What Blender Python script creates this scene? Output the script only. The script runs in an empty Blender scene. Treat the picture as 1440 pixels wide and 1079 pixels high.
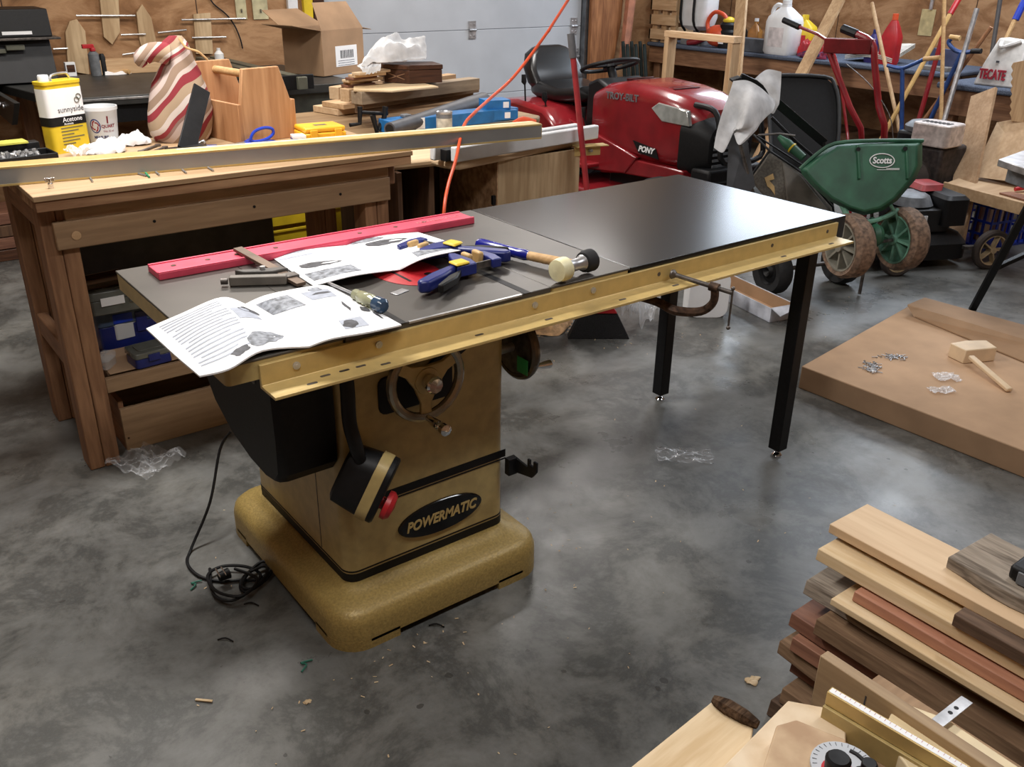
import bpy, bmesh, math, random
import numpy as np
from mathutils import Vector, Matrix, Euler, noise as mnoise
random.seed(7)
S = bpy.context.scene
COL = S.collection
PI = math.pi
# ---------------------------------------------------------------- camera, world, lights, exposure
FPX = 1279.29; CAM = Vector((-.55478, -1.66633, 1.62457)); YAW, PIT, ROL = .65565, .43761, .01549
FW = Vector((math.sin(YAW)*math.cos(PIT), math.cos(YAW)*math.cos(PIT), -math.sin(PIT)))
R0 = Vector((math.cos(YAW), -math.sin(YAW), 0)); U0 = R0.cross(FW)
RT = R0*math.cos(ROL)+U0*math.sin(ROL); UP = -R0*math.sin(ROL)+U0*math.cos(ROL)
cd = bpy.data.cameras.new('camera'); cam = bpy.data.objects.new('camera', cd); COL.objects.link(cam)
cd.sensor_fit = 'HORIZONTAL'; cd.sensor_width = 36.0; cd.lens = FPX/1440*36.0; cd.clip_start = .02
cam.matrix_world = Matrix(((RT.x, UP.x, -FW.x, CAM.x), (RT.y, UP.y, -FW.y, CAM.y), (RT.z, UP.z, -FW.z, CAM.z), (0, 0, 0, 1)))
S.camera = cam
W = bpy.data.worlds.new('world'); S.world = W; W.use_nodes = True
W.node_tree.nodes['Background'].inputs[0].default_value = (.62, .70, .85, 1)
W.node_tree.nodes['Background'].inputs[1].default_value = .16
S.view_settings.view_transform = 'Standard'; S.view_settings.look = 'None'; S.view_settings.gamma = 1
S.view_settings.exposure = 0.22; S.view_settings.use_curve_mapping = False
def lamp(x, y, z, sx, sy, p, c=(1, .95, .88), rz=0):  # overhead area lamp, used for ceiling tubes and for added fill
    l = bpy.data.lights.new('ceiling_or_fill_light', 'AREA'); l.shape = 'RECTANGLE'; l.size = sx; l.size_y = sy; l.energy = p; l.color = c
    o = bpy.data.objects.new('ceiling_or_fill_light', l); COL.objects.link(o); o.location = (x, y, z); o.rotation_euler = (0, 0, rz)
lamp(.30, 1.35, 2.72, 1.3, .30, 64, (1, .975, .94))
lamp(5.4, .9, 2.74, 1.0, 1.3, 46, (.88, .93, 1))
lamp(1.3, 3.4, 2.72, 1.25, .28, 33, (1, .94, .86))
lamp(3.6, 3.3, 2.72, 1.25, .28, 46, (1, .96, .92))  # added lamp to brighten the garage door
lamp(-.3, -.85, 2.74, 1.25,   .28, 25, (1, .97, .93))  # added front fill for faces turned to the camera
lamp(2.5, -.95, 2.74, 1.25, .28, 24, (.95, .97, 1))  # second added front fill, further right
# tilted tube fixture on the right wall above the counter
_l = bpy.data.lights.new('wall_tube_light', 'AREA'); _l.shape = 'RECTANGLE'; _l.size = 1.9; _l.size_y = .55; _l.energy = 66; _l.color = (.76, .87, 1)
_o = bpy.data.objects.new('wall_tube_light', _l); COL.objects.link(_o); _o.location = (6.85, 3.05, 2.3); _o.rotation_euler = (0, math.radians(66), 0); _l.size, _l.size_y = .75, 2.7

def gz(px, py, z):
    "world point on the level plane z seen at photo pixel"
    d = FW+RT*((px-720)/FPX)+UP*((539.5-py)/FPX); return CAM+d*((z-CAM.z)/d.z)
def gy(px, py, y):
    d = FW+RT*((px-720)/FPX)+UP*((539.5-py)/FPX); return CAM+d*((y-CAM.y)/d.y)
def gx(px, py, x):
    d = FW+RT*((px-720)/FPX)+UP*((539.5-py)/FPX); return CAM+d*((x-CAM.x)/d.x)
# ---------------------------------------------------------------- materials
def lin(c):
    r = []; m_ = .3*c[0]+.59*c[1]+.11*c[2]
    for v in [m_+(q-m_)*.88 for q in c]:
        v = v/255.0; r.append(v/12.92 if v <= .04045 else ((v+.055)/1.055)**2.4)
    return (r[0], r[1], r[2], 1)
MAT = {}
def base(name, rough=.5, metal=0.0, spec=.5):
    m = bpy.data.materials.new(name); m.use_nodes = True
    b = m.node_tree.nodes['Principled BSDF']
    b.inputs['Roughness'].default_value = rough; b.inputs['Metallic'].default_value = metal
    b.inputs['Specular IOR Level'].default_value = spec
    MAT[name] = m; return m, m.node_tree, b
def node(nt, t, **k):
    n = nt.nodes.new(t)
    for a, v in k.items():
        if a in n.inputs: n.inputs[a].default_value = v
        else: setattr(n, a, v)
    return n
def ramp(nt, fac, stops):
    r = nt.nodes.new('ShaderNodeValToRGB'); e = r.color_ramp.elements
    while len(e) < len(stops): e.new(.5)
    for k, (p, c) in enumerate(stops): e[k].position = p; e[k].color = lin(c)
    nt.links.new(fac, r.inputs[0]); return r.outputs[0]
def pm(name, c, rough=.5, metal=0, var=.12, scale=14, bump=0, spec=.5, coat=0, c2=None, trans=0, alpha=1, obj=True):
    m, nt, b = base(name, rough, metal, spec)
    tc = nt.nodes.new('ShaderNodeTexCoord')
    n = node(nt, 'ShaderNodeTexNoise', Scale=scale, Detail=5.0); nt.links.new(tc.outputs['Object'], n.inputs['Vector'])
    if c2 is None:
        ca = tuple(max(0, v*(1-var)) for v in c); cb = tuple(min(255, v*(1+var)) for v in c)
    else: ca, cb = c, c2
    nt.links.new(ramp(nt, n.outputs['Fac'], [(.33, ca), (.67, cb)]), b.inputs['Base Color'])
    if bump:
        bp = node(nt, 'ShaderNodeBump', Strength=bump, Distance=.002); nt.links.new(n.outputs['Fac'], bp.inputs['Height']); nt.links.new(bp.outputs[0], b.inputs['Normal'])
    if coat: b.inputs['Coat Weight'].default_value = coat; b.inputs['Coat Roughness'].default_value = .08
    if trans: b.inputs['Transmission Weight'].default_value = trans
    if alpha < 1: b.inputs['Alpha'].default_value = alpha
    return m
def wood(name, c1, c2, scale=1.0, ax=0, c3=None, rough=.6, spec=.35, knot=True, bump=.15):
    m, nt, b = base(name, rough, 0, spec)
    tc = nt.nodes.new('ShaderNodeTexCoord'); oi = nt.nodes.new('ShaderNodeObjectInfo')
    ad = nt.nodes.new('ShaderNodeVectorMath'); ad.operation = 'ADD'
    sc_ = nt.nodes.new('ShaderNodeVectorMath'); sc_.operation = 'SCALE'; sc_.inputs['Scale'].default_value = 3.0
    cmb = nt.nodes.new('ShaderNodeCombineXYZ')
    for k in range(3): nt.links.new(oi.outputs['Random'], cmb.inputs[k])
    nt.links.new(cmb.outputs[0], sc_.inputs[0]); nt.links.new(tc.outputs['Object'], ad.inputs[0]); nt.links.new(sc_.outputs[0], ad.inputs[1])
    mp = nt.nodes.new('ShaderNodeMapping'); s = [9*scale]*3; s[ax] = .9*scale; mp.inputs['Scale'].default_value = s
    nt.links.new(ad.outputs[0], mp.inputs[0])
    n1 = node(nt, 'ShaderNodeTexNoise', Scale=1.6, Detail=3.0, Distortion=.8); nt.links.new(mp.outputs[0], n1.inputs['Vector'])
    n2 = node(nt, 'ShaderNodeTexNoise', Scale=9.0, Detail=4.0, Distortion=.2); nt.links.new(mp.outputs[0], n2.inputs['Vector'])
    mul = node(nt, 'ShaderNodeMath', operation='MULTIPLY'); mul.inputs[1].default_value = 7.0; nt.links.new(n1.outputs['Fac'], mul.inputs[0])
    sn = node(nt, 'ShaderNodeMath', operation='SINE'); nt.links.new(mul.outputs[0], sn.inputs[0])
    mx = node(nt, 'ShaderNodeMath', operation='MULTIPLY_ADD'); mx.inputs[1].default_value = .22; nt.links.new(sn.outputs[0], mx.inputs[0]); nt.links.new(n2.outputs['Fac'], mx.inputs[2])
    st = [(.25, c1), (.75, c2)] if c3 is None else [(.2, c1), (.5, c2), (.8, c3)]
    nt.links.new(ramp(nt, mx.outputs[0], st), b.inputs['Base Color'])
    bp = node(nt, 'ShaderNodeBump', Strength=bump, Distance=.001); nt.links.new(n2.outputs['Fac'], bp.inputs['Height']); nt.links.new(bp.outputs[0], b.inputs['Normal'])
    return m
GOLD = pm('gold_paint', (184, 160, 100), .36, .05, .05, 30, .05)
GOLDL = pm('gold_rail_paint', (204, 174, 106), .36, .2, .03, 30)
GOLDB = pm('gold_base_paint', (168, 140, 74), .42, .15, .08, 160, .5)
BLK = pm('black_plastic', (20, 20, 22), .5, 0, .15, 60, .1, .3)
SEAT = pm('black_vinyl', (20, 20, 22), .3, 0, .1, 20)
BLKG = pm('black_gloss', (14, 14, 17), .12, 0, .1, 20)
RUB = pm('black_rubber', (26, 26, 28), .75, 0, .2, 60, .3)
STEEL = pm('steel', (188, 188, 190), .32, .75, .12, 25)
CHROME = pm('chrome', (215, 215, 218), .1, 1, .05, 25)
DSTEEL = pm('dark_steel', (92, 86, 82), .45, .6, .25, 40, .2)
RUST = pm('rusted_steel', (88, 66, 52), .6, .6, .3, 60, .4)
CAST = pm('cast_iron_top', (88, 84, 79), .40, .45, .08, 4)
LAM = pm('black_laminate', (17, 17, 18), .24, 0, .02, 4, 0, .7)
RED = pm('red_paint', (136, 22, 30), .25, 0, .08, 8, 0, .5, .5)
REDP = pm('red_plastic', (190, 28, 36), .4, 0, .1, 10)
PINK = pm('red_anodised', (232, 70, 98), .42, .2, .06, 14)
BLUE = pm('blue_plastic', (28, 40, 118), .35, 0, .1, 20)
BLUEB = pm('bright_blue_plastic', (22, 58, 190), .35, 0, .1, 20)
CYAN = pm('blue_cardboard', (20, 108, 178), .5, 0, .08, 20)
YEL = pm('yellow_plastic', (225, 190, 24), .42, 0, .06, 10)
YELO = pm('orange_yellow_plastic', (248, 176, 26), .4, 0, .05, 10)
ORG = pm('orange_plastic', (226, 78, 36), .45, 0, .08, 10)
GRN = pm('green_plastic', (40, 92, 66), .5, 0, .14, 9, .1)
GRNL = pm('pale_green_plastic', (94, 142, 120), .55, 0, .22, 14, .2)
WHT = pm('white_plastic', (226, 227, 228), .35, 0, .03, 10)
WPAP = pm('white_paper', (240, 241, 243), .55, 0, .015, 10, 0, .3)
INK = pm('printed_ink', (126, 130, 138), .6, 0, .3, 70)
INKL = pm('printed_text_grey', (166, 172, 186), .6, 0, .05, 70)
INKD = pm('dark_ink', (60, 60, 66), .6, 0, .3, 60)
GREY = pm('grey_plastic', (105, 108, 112), .5, 0, .12, 30)
LGREY = pm('light_grey_paint', (182, 186, 192), .45, 0, .03, 3)
RAG = pm('white_cloth', (214, 215, 217), .9, 0, .1, 12, .8, .1)
CARD = pm('brown_cardboard', (190, 154, 120), .75, 0, .05, 5, .1, .2)
CARDD = pm('darker_cardboard', (164, 130, 98), .75, 0, .07, 5, .1, .2)
FAB = pm('grey_bag_fabric', (98, 92, 84), .85, 0, .12, 90, .5, .2)
TAN = pm('tan_plastic', (200, 160, 98), .5, 0, .08, 12)
WHEELT = pm('tan_wheel', (170, 146, 110), .55, 0, .2, 20)
DIRT = pm('dusty_brown_rubber', (116, 92, 74), .85, 0, .25, 50, .6)
CARPET = pm('blue_grey_carpet', (84, 92, 108), .95, 0, .22, 160, .9, .1)
def crinkle(name, milky):
    m, nt, b = base(name, .08, 0, .8); b.inputs['Base Color'].default_value = (.9, .92, .95, 1)
    tc = nt.nodes.new('ShaderNodeTexCoord'); v = node(nt, 'ShaderNodeTexVoronoi', Scale=38.0); nt.links.new(tc.outputs['Object'], v.inputs['Vector'])
    bp = node(nt, 'ShaderNodeBump', Strength=.8, Distance=.004); nt.links.new(v.outputs['Distance'], bp.inputs['Height']); nt.links.new(bp.outputs[0], b.inputs['Normal'])
    lw = node(nt, 'ShaderNodeLayerWeight', Blend=.35); nt.links.new(bp.outputs[0], lw.inputs['Normal'])
    mr = node(nt, 'ShaderNodeMapRange'); mr.inputs[3].default_value = milky; mr.inputs[4].default_value = .85; mr.inputs[1].default_value = .2; nt.links.new(lw.outputs['Facing'], mr.inputs[0]); nt.links.new(mr.outputs[0], b.inputs['Alpha'])
    return m
BAGC = crinkle('clear_bag_film', .10); BAGM = crinkle('milky_bag_film', .42)
CLEAR, _nt, _b = base('clear_plastic', .12, 0); _b.inputs['Base Color'].default_value = (.85, .88, .9, 1); _b.inputs['Alpha'].default_value = .2
FROST, _nt, _b = base('frosted_plastic', .3, 0); _b.inputs['Base Color'].default_value = (.8, .82, .84, 1); _b.inputs['Alpha'].default_value = .75
OLIVE = pm('olive_grey_paint', (98, 98, 84), .45, .1, .08, 12)
MACH = pm('dark_machine_grey', (58, 58, 56), .45, .2, .12, 12)
PINE = wood('pine_wood', (196, 156, 112), (222, 186, 142), 1, 0, None, .6)
PINEY = wood('pine_wood_crosswise', (196, 156, 112), (222, 186, 142), 1, 1)
PINEZ = wood('pine_wood_upright', (176, 138, 96), (204, 168, 124), 1, 2)
BEN = wood('bench_fir_lengthwise', (150, 118, 86), (176, 141, 104), .8, 0)
BENZ = wood('bench_fir_upright', (128, 88, 60), (166, 120, 84), 1.0, 2)
BENY = wood('bench_fir_crosswise', (128, 88, 60), (166, 120, 84), 1.0, 1)
PLY = wood('plywood_face', (168, 134, 96), (190, 157, 118), .6, 0)
PLYE = wood('plywood_edge', (140, 98, 66), (206, 162, 118), .5, 0, None, .7)
BIRCH = wood('birch_upright', (176, 144, 104), (208, 178, 136), .7, 2)
DKW = wood('dark_walnut', (62, 36, 24), (96, 60, 40), 1, 0, None, .4)
BROWNW = wood('brown_cabinet_wood', (82, 56, 38), (108, 76, 52), .8, 2)
CHER = wood('cherry_wood', (114, 72, 54), (148, 100, 76), 1, 0)
MAPLE = wood('pale_maple', (206, 172, 132), (226, 196, 156), .5, 0)
ROUGHW = wood('rough_sawn_brown', (106, 80, 58), (140, 110, 82), 1.3, 0, None, .85, .2, True, .6)
WALN = wood('rough_walnut', (76, 58, 46), (112, 88, 70), 1.3, 0, None, .85, .2, True, .6)
SAPW = wood('sapwood_cream', (204, 172, 126), (222, 196, 156), 1, 0)
GREYW = wood('weathered_grey_wood', (104, 92, 80), (156, 142, 126), 1.4, 0, (128, 116, 102), .9, .2, True, 1)
BARK = wood('bark', (52, 38, 28), (104, 80, 60), 2.2, 0, None, .95, .1, True, 1)
TOTE = wood('tote_maple', (176, 122, 78), (206, 154, 106), .6, 2)
HANDLE = wood('turned_handle_wood', (190, 146, 92), (216, 174, 118), 1.2, 0)
def wall_mat():
    m, nt, b = base('plywood_wall', .7, 0, .25)
    tc = nt.nodes.new('ShaderNodeTexCoord'); mp = nt.nodes.new('ShaderNodeMapping'); mp.inputs['Scale'].default_value = (1.1, 1.1, 2.6); nt.links.new(tc.outputs['Object'], mp.inputs[0])
    n = node(nt, 'ShaderNodeTexNoise', Scale=1.7, Detail=9.0, Roughness=.66, Distortion=.9); nt.links.new(mp.outputs[0], n.inputs['Vector'])
    nt.links.new(ramp(nt, n.outputs['Fac'], [(.28, (102, 68, 40)), (.44, (148, 104, 66)), (.58, (184, 140, 98)), (.74, (128, 88, 54))]), b.inputs['Base Color'])
    return m
WALLM = wall_mat()
def floor_mat():
    m, nt, b = base('stained_concrete', .3, 0, .5)
    tc = nt.nodes.new('ShaderNodeTexCoord')
    def nz(s, d, r=.55, dist=0): 
        n = node(nt, 'ShaderNodeTexNoise', Scale=s, Detail=d, Roughness=r, Distortion=dist); nt.links.new(tc.outputs['Object'], n.inputs['Vector']); return n.outputs['Fac']
    a = ramp(nt, nz(1.3, 10, .6, .0), [(.34, (88, 88, 86)), (.5, (112, 112, 109)), (.66, (134, 133, 128))])
    c = ramp(nt, nz(3.4, 10, .72, .25), [(.40, (255, 255, 255)), (.5, (222, 221, 218)), (.57, (168, 168, 166)), (.68, (250, 250, 250))])
    mx = node(nt, 'ShaderNodeMix', data_type='RGBA', blend_type='MULTIPLY'); mx.inputs[0].default_value = .92
    nt.links.new(a, mx.inputs[6]); nt.links.new(c, mx.inputs[7])
    # drips and oil spots, gathered in patches
    v = node(nt, 'ShaderNodeTexVoronoi', Scale=11.0); nt.links.new(tc.outputs['Object'], v.inputs['Vector'])
    sp = node(nt, 'ShaderNodeMath', operation='LESS_THAN'); 
    nzz = nz(26, 3); ad = node(nt, 'ShaderNodeMath', operation='MULTIPLY_ADD'); ad.inputs[1].default_value = .30; nt.links.new(nzz, ad.inputs[0]); nt.links.new(v.outputs['Distance'], ad.inputs[2])
    nt.links.new(ad.outputs[0], sp.inputs[0]); sp.inputs[1].default_value = .232
    g = node(nt, 'ShaderNodeMath', operation='GREATER_THAN'); nt.links.new(nz(1.9, 2), g.inputs[0]); g.inputs[1].default_value = .53
    mm = node(nt, 'ShaderNodeMath', operation='MULTIPLY'); nt.links.new(sp.outputs[0], mm.inputs[0]); nt.links.new(g.outputs[0], mm.inputs[1])
    m3 = node(nt, 'ShaderNodeMath', operation='MULTIPLY'); nt.links.new(mm.outputs[0], m3.inputs[0]); m3.inputs[1].default_value = .7
    mx2 = node(nt, 'ShaderNodeMix', data_type='RGBA', blend_type='MIX'); nt.links.new(m3.outputs[0], mx2.inputs[0]); nt.links.new(mx.outputs[2], mx2.inputs[6]); mx2.inputs[7].default_value = lin((58, 56, 52))
    nt.links.new(mx2.outputs[2], b.inputs['Base Color'])
    rr = node(nt, 'ShaderNodeMapRange'); nt.links.new(nz(3.0, 6, .6), rr.inputs[0]); rr.inputs[1].default_value = .3; rr.inputs[2].default_value = .7; rr.inputs[3].default_value = .22; rr.inputs[4].default_value = .48
    nt.links.new(rr.outputs[0], b.inputs['Roughness'])
    bp = node(nt, 'ShaderNodeBump', Strength=.12, Distance=.003); nt.links.new(nz(12, 6), bp.inputs['Height']); nt.links.new(bp.outputs[0], b.inputs['Normal'])
    return m
FLOORM = floor_mat()
# ---------------------------------------------------------------- mesh helpers
def V(*a): return Vector(a[0]) if len(a) == 1 else Vector(a)
def child(o, name, g, mat, bev=0, label=None):
    c = mkobj(name, g, mat, o.matrix_world.copy(), bev); c.parent = o
    if label: c['label'] = label
    return c
def frame(p0, p1, up=(0, 0, 1)):
    "matrix at p0 with X towards p1"
    x = (V(p1)-V(p0)).normalized(); u = V(up)
    if abs(x.dot(u)) > .98: u = V(0, 1, 0) if abs(x.y) < .9 else V(1, 0, 0)
    y = u.cross(x).normalized(); z = x.cross(y)
    return Matrix(((x.x, y.x, z.x, p0[0]), (x.y, y.y, z.y, p0[1]), (x.z, y.z, z.z, p0[2]), (0, 0, 0, 1)))
class G:
    def __init__(s): s.v = []; s.f = []; s.M = Matrix.Identity(4)
    def at(s, M): s.M = M; return s
    def add(s, vs, fs):
        n = len(s.v); s.v += [s.M @ V(p) for p in vs]; s.f += [tuple(i+n for i in f) for f in fs]; return s
    def box(s, x0, x1, y0, y1, z0, z1):
        return s.add([(x0, y0, z0), (x1, y0, z0), (x1, y1, z0), (x0, y1, z0), (x0, y0, z1), (x1, y0, z1), (x1, y1, z1), (x0, y1, z1)],
                     [(0, 3, 2, 1), (4, 5, 6, 7), (0, 1, 5, 4), (1, 2, 6, 5), (2, 3, 7, 6), (3, 0, 4, 7)])
    def beam(s, p0, p1, w, t, up=(0, 0, 1)):
        o = s.M; s.M = o @ frame(p0, p1, up); L = (V(p1)-V(p0)).length
        s.box(0, L, -w/2, w/2, -t/2, t/2); s.M = o; return s
    def tube(s, pts, r, n=10, closed=False, sm=0):
        P = [V(p) for p in pts]
        rs = list(r) if isinstance(r, (list, tuple)) else [r]*len(P)
        if sm:
            Q = []; R_ = []; m = len(P)
            rng = m if closed else m-1
            for i in range(rng):
                a, b, c, d = (P[(i-1) % m], P[i], P[(i+1) % m], P[(i+2) % m]) if closed else (P[max(i-1, 0)], P[i], P[i+1], P[min(i+2, m-1)])
                for k in range(sm):
                    t = k/sm
                    Q.append(.5*((2*b)+(c-a)*t+(2*a-5*b+4*c-d)*t*t+(3*b-a-3*c+d)*t**3)); R_.append(rs[i]*(1-t)+rs[(i+1) % m]*t)
            if not closed: Q.append(P[-1]); R_.append(rs[-1])
            P = Q; rs = R_
        m = len(P); vs = []; fs = []
        T0 = (P[1]-P[0]).normalized(); ref = V(0, 0, 1) if abs(T0.z) < .9 else V(1, 0, 0)
        N = T0.cross(ref).normalized()
        for i in range(m):
            if closed: T = (P[(i+1) % m]-P[i-1]).normalized()
            else: T = (P[min(i+1, m-1)]-P[max(i-1, 0)]).normalized()
            N = (N-T*N.dot(T)).normalized(); B = T.cross(N)
            for k in range(n):
                a = 2*PI*k/n; vs.append(P[i]+(N*math.cos(a)+B*math.sin(a))*rs[i])
        for i in range(m if closed else m-1):
            j = (i+1) % m
            for k in range(n):
                l = (k+1) % n; fs.append((i*n+k, i*n+l, j*n+l, j*n+k))
        if not closed: fs.append(tuple(range(n))[::-1]); fs.append(tuple(range((m-1)*n, m*n)))
        return s.add(vs, fs)
    def cyl(s, p0, p1, r, r1=None, n=16): return s.tube([p0, p1], [r, r if r1 is None else r1], n)
    def lathe(s, prof, n=24, c=(0, 0, 0), axis=None, hollow=False):
        o = s.M
        if axis is not None: 
            F = frame(c, V(c)+V(axis)); s.M = o @ F @ Matrix(((0, 0, 1, 0), (0, 1, 0, 0), (-1, 0, 0, 0), (0, 0, 0, 1)))
        else: s.M = o @ Matrix.Translation(c)
        vs = []; fs = []; m = len(prof)
        for r, z in prof:
            for k in range(n): a = 2*PI*k/n; vs.append((max(r, 1e-5)*math.cos(a), max(r, 1e-5)*math.sin(a), z))
        for i in range(m-1):
            for k in range(n): l = (k+1) % n; fs.append((i*n+k, i*n+l, (i+1)*n+l, (i+1)*n+k))
        if hollow: fs += [((m-1)*n+k, (m-1)*n+(k+1) % n, (k+1) % n, k) for k in range(n)]
        else: fs.append(tuple(range(n))[::-1]); fs.append(tuple(range((m-1)*n, m*n)))
        s.add(vs, fs); s.M = o; return s
    def prism(s, poly, h0, h1, pl='xy'):
        f = {'xy': lambda a, b, h: (a, b, h), 'xz': lambda a, b, h: (a, h, b), 'yz': lambda a, b, h: (h, a, b)}[pl]
        n = len(poly); vs = [f(a, b, h0) for a, b in poly]+[f(a, b, h1) for a, b in poly]
        return s.add(vs, [tuple(range(n))[::-1], tuple(range(n, 2*n))]+[(i, (i+1) % n, n+(i+1) % n, n+i) for i in range(n)])
    def loft(s, rings, cap=True):
        n = len(rings[0]); vs = [p for r in rings for p in r]; fs = []
        for i in range(len(rings)-1):
            for k in range(n): l = (k+1) % n; fs.append((i*n+k, i*n+l, (i+1)*n+l, (i+1)*n+k))
        if cap: fs.append(tuple(range(n))[::-1]); fs.append(tuple(range((len(rings)-1)*n, len(rings)*n)))
        return s.add(vs, fs)
    def grid(s, fn, nu, nv, th=0):
        vs = [V(fn(i/nu, j/nv)) for j in range(nv+1) for i in range(nu+1)]; w = nu+1
        fs = [(j*w+i, j*w+i+1, (j+1)*w+i+1, (j+1)*w+i) for j in range(nv) for i in range(nu)]
        if th:
            m = len(vs); vs2 = [p-V(0, 0, th) for p in vs]; fs += [tuple(i+m for i in f)[::-1] for f in fs]
            bd = [i for i in range(w)]+[j*w+nu for j in range(1, nv+1)]+[nv*w+i for i in range(nu-1, -1, -1)]+[j*w for j in range(nv-1, 0, -1)]
            fs += [(bd[k], bd[k]+m, bd[(k+1) % len(bd)]+m, bd[(k+1) % len(bd)]) for k in range(len(bd))]; vs += vs2
        return s.add(vs, fs)
    def ball(s, c, r, n=14, sc=(1, 1, 1)):
        m = n//2; return s.lathe_sc([(r*math.sin(PI*i/m), -r*math.cos(PI*i/m)) for i in range(m+1)], n, c, sc)
    def lathe_sc(s, prof, n, c, sc):
        o = s.M; s.M = o @ Matrix.Translation(c) @ Matrix.Diagonal((sc[0], sc[1], sc[2], 1)); s.lathe(prof, n); s.M = o; return s
    def text(s, t, size, M, ext=.0006, bold=0, align='CENTER', shear=0, sx=1.0):
        cu = bpy.data.curves.new('t', 'FONT'); cu.body = t; cu.size = size; cu.extrude = ext; cu.offset = bold; cu.align_x = align; cu.align_y = 'CENTER'; cu.shear = shear
        cu.resolution_u = 3
        o = bpy.data.objects.new('t', cu); COL.objects.link(o)
        me = bpy.data.meshes.new_from_object(o)
        o_ = s.M; s.M = o_ @ M
        s.add([(v.co.x*sx, v.co.y, v.co.z) for v in me.vertices], [tuple(p.vertices) for p in me.polygons]); s.M = o_
        bpy.data.objects.remove(o); bpy.data.curves.remove(cu); bpy.data.meshes.remove(me)
        return s
def rr(x0, x1, y0, y1, r, n=5):
    "rounded rectangle outline, counter-clockwise"
    out = []
    for cx, cy, a0 in ((x1-r, y0+r, -90), (x1-r, y1-r, 0), (x0+r, y1-r, 90), (x0+r, y0+r, 180)):
        for k in range(n+1): a = math.radians(a0+90*k/n); out.append((cx+r*math.cos(a), cy+r*math.sin(a)))
    return out
def mkobj(name, g, mat, M=None, bev=0, smooth=True, ang=35):
    me = bpy.data.meshes.new(name); MI = M.inverted() if M is not None else Matrix.Identity(4)
    me.from_pydata([tuple(MI @ p) for p in g.v], [], g.f); me.update()
    bm = bmesh.new(); bm.from_mesh(me); bmesh.ops.recalc_face_normals(bm, faces=bm.faces); bm.to_mesh(me); bm.free()
    me.materials.append(mat)
    o = bpy.data.objects.new(name, me); COL.objects.link(o)
    if bev:
        b = o.modifiers.new('bevel', 'BEVEL'); b.width = bev; b.segments = 2; b.limit_method = 'ANGLE'; b.angle_limit = math.radians(40)
    if smooth:
        me.polygons.foreach_set('use_smooth', [True]*len(me.polygons))
        try: me.set_sharp_from_angle(angle=math.radians(ang))
        except Exception: pass
    return o
def tagp(o, label, cat, group=None):
    o['label'] = label; o['category'] = cat
    if group: o['group'] = group
    return o
class T:
    "a thing: an Empty at its base that parents its parts; part meshes are given in world coordinates unless loc=True"
    def __init__(s, name, label, cat, loc=(0, 0, 0), rz=0, group=None, M=None, local=False):
        s.M = M if M is not None else Matrix.Translation(loc) @ Matrix.Rotation(rz, 4, 'Z')
        s.o = bpy.data.objects.new(name, None); s.o.empty_display_size = .05; COL.objects.link(s.o); s.o.matrix_world = s.M
        tagp(s.o, label, cat, group); s.local = local
    def part(s, name, g, mat, bev=0, parent=None, label=None, smooth=True, stuff=False):
        o = mkobj(name, g, mat, None if s.local else s.M, bev, smooth); o.parent = parent or s.o
        if label: o['label'] = label
        if stuff: o['kind'] = 'stuff'
        return o
def single(name, g, mat, label, cat, loc=(0, 0, 0), rz=0, group=None, bev=0, M=None, smooth=True, stuff=False, local=False):
    M = M if M is not None else Matrix.Translation(loc) @ Matrix.Rotation(rz, 4, 'Z')
    o = mkobj(name, g, mat, None if local else M, bev, smooth); o.matrix_world = M; tagp(o, label, cat, group)
    if stuff: o['kind'] = 'stuff'
    return o
def struct(name, g, mat, bev=0):
    o = mkobj(name, g, mat, None, bev, False); o['kind'] = 'structure'; return o
def board(name, p0, p1, w, t, mat, label, cat='board', group=None, up=(0, 0, 1), bev=.002, wob=0, wn=14, twist=0, side=0):
    "one plank whose own X runs from p0 to p1 (centre line of its underside); wob roughens the edges"
    M = frame(p0, p1, up) @ Matrix.Rotation(twist, 4, 'X'); L = (V(p1)-V(p0)).length; g = G()
    if wob:
        sd = random.random()*50; rings = []
        for i in range(wn+1):
            x = L*i/wn; a = wob*(mnoise.noise(V(x*6, sd, 0))*1.6); b = wob*(mnoise.noise(V(x*6, sd+9, 0))*1.6)
            rings.append([(x, -w/2+a, 0), (x, w/2+b, 0), (x, w/2+b*.4-.15*t, t), (x, -w/2+a*.4+.15*t, t)])
        g.loft(rings)
    else: g.box(0, L, -w/2, w/2, 0, t)
    return single(name, g, mat, label, cat, group=group, bev=bev, M=M, local=True)
def copytree(o, parent=None):
    c = o.copy(); COL.objects.link(c); c.parent = parent
    for ch in list(o.children): copytree(ch, c)
    return c
def cr(P, u):
    "Catmull-Rom through a list of vectors"
    n = len(P)-1; x = min(max(u, 0), .99999)*n; i = int(x); t = x-i
    a, b, c, d = P[max(i-1, 0)], P[i], P[i+1], P[min(i+2, n)]
    return .5*((2*b)+(c-a)*t+(2*a-5*b+4*c-d)*t*t+(3*b-a-3*c+d)*t**3)
def surf(rows): return lambda u, v: cr([cr(r, u) for r in rows], v)
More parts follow.
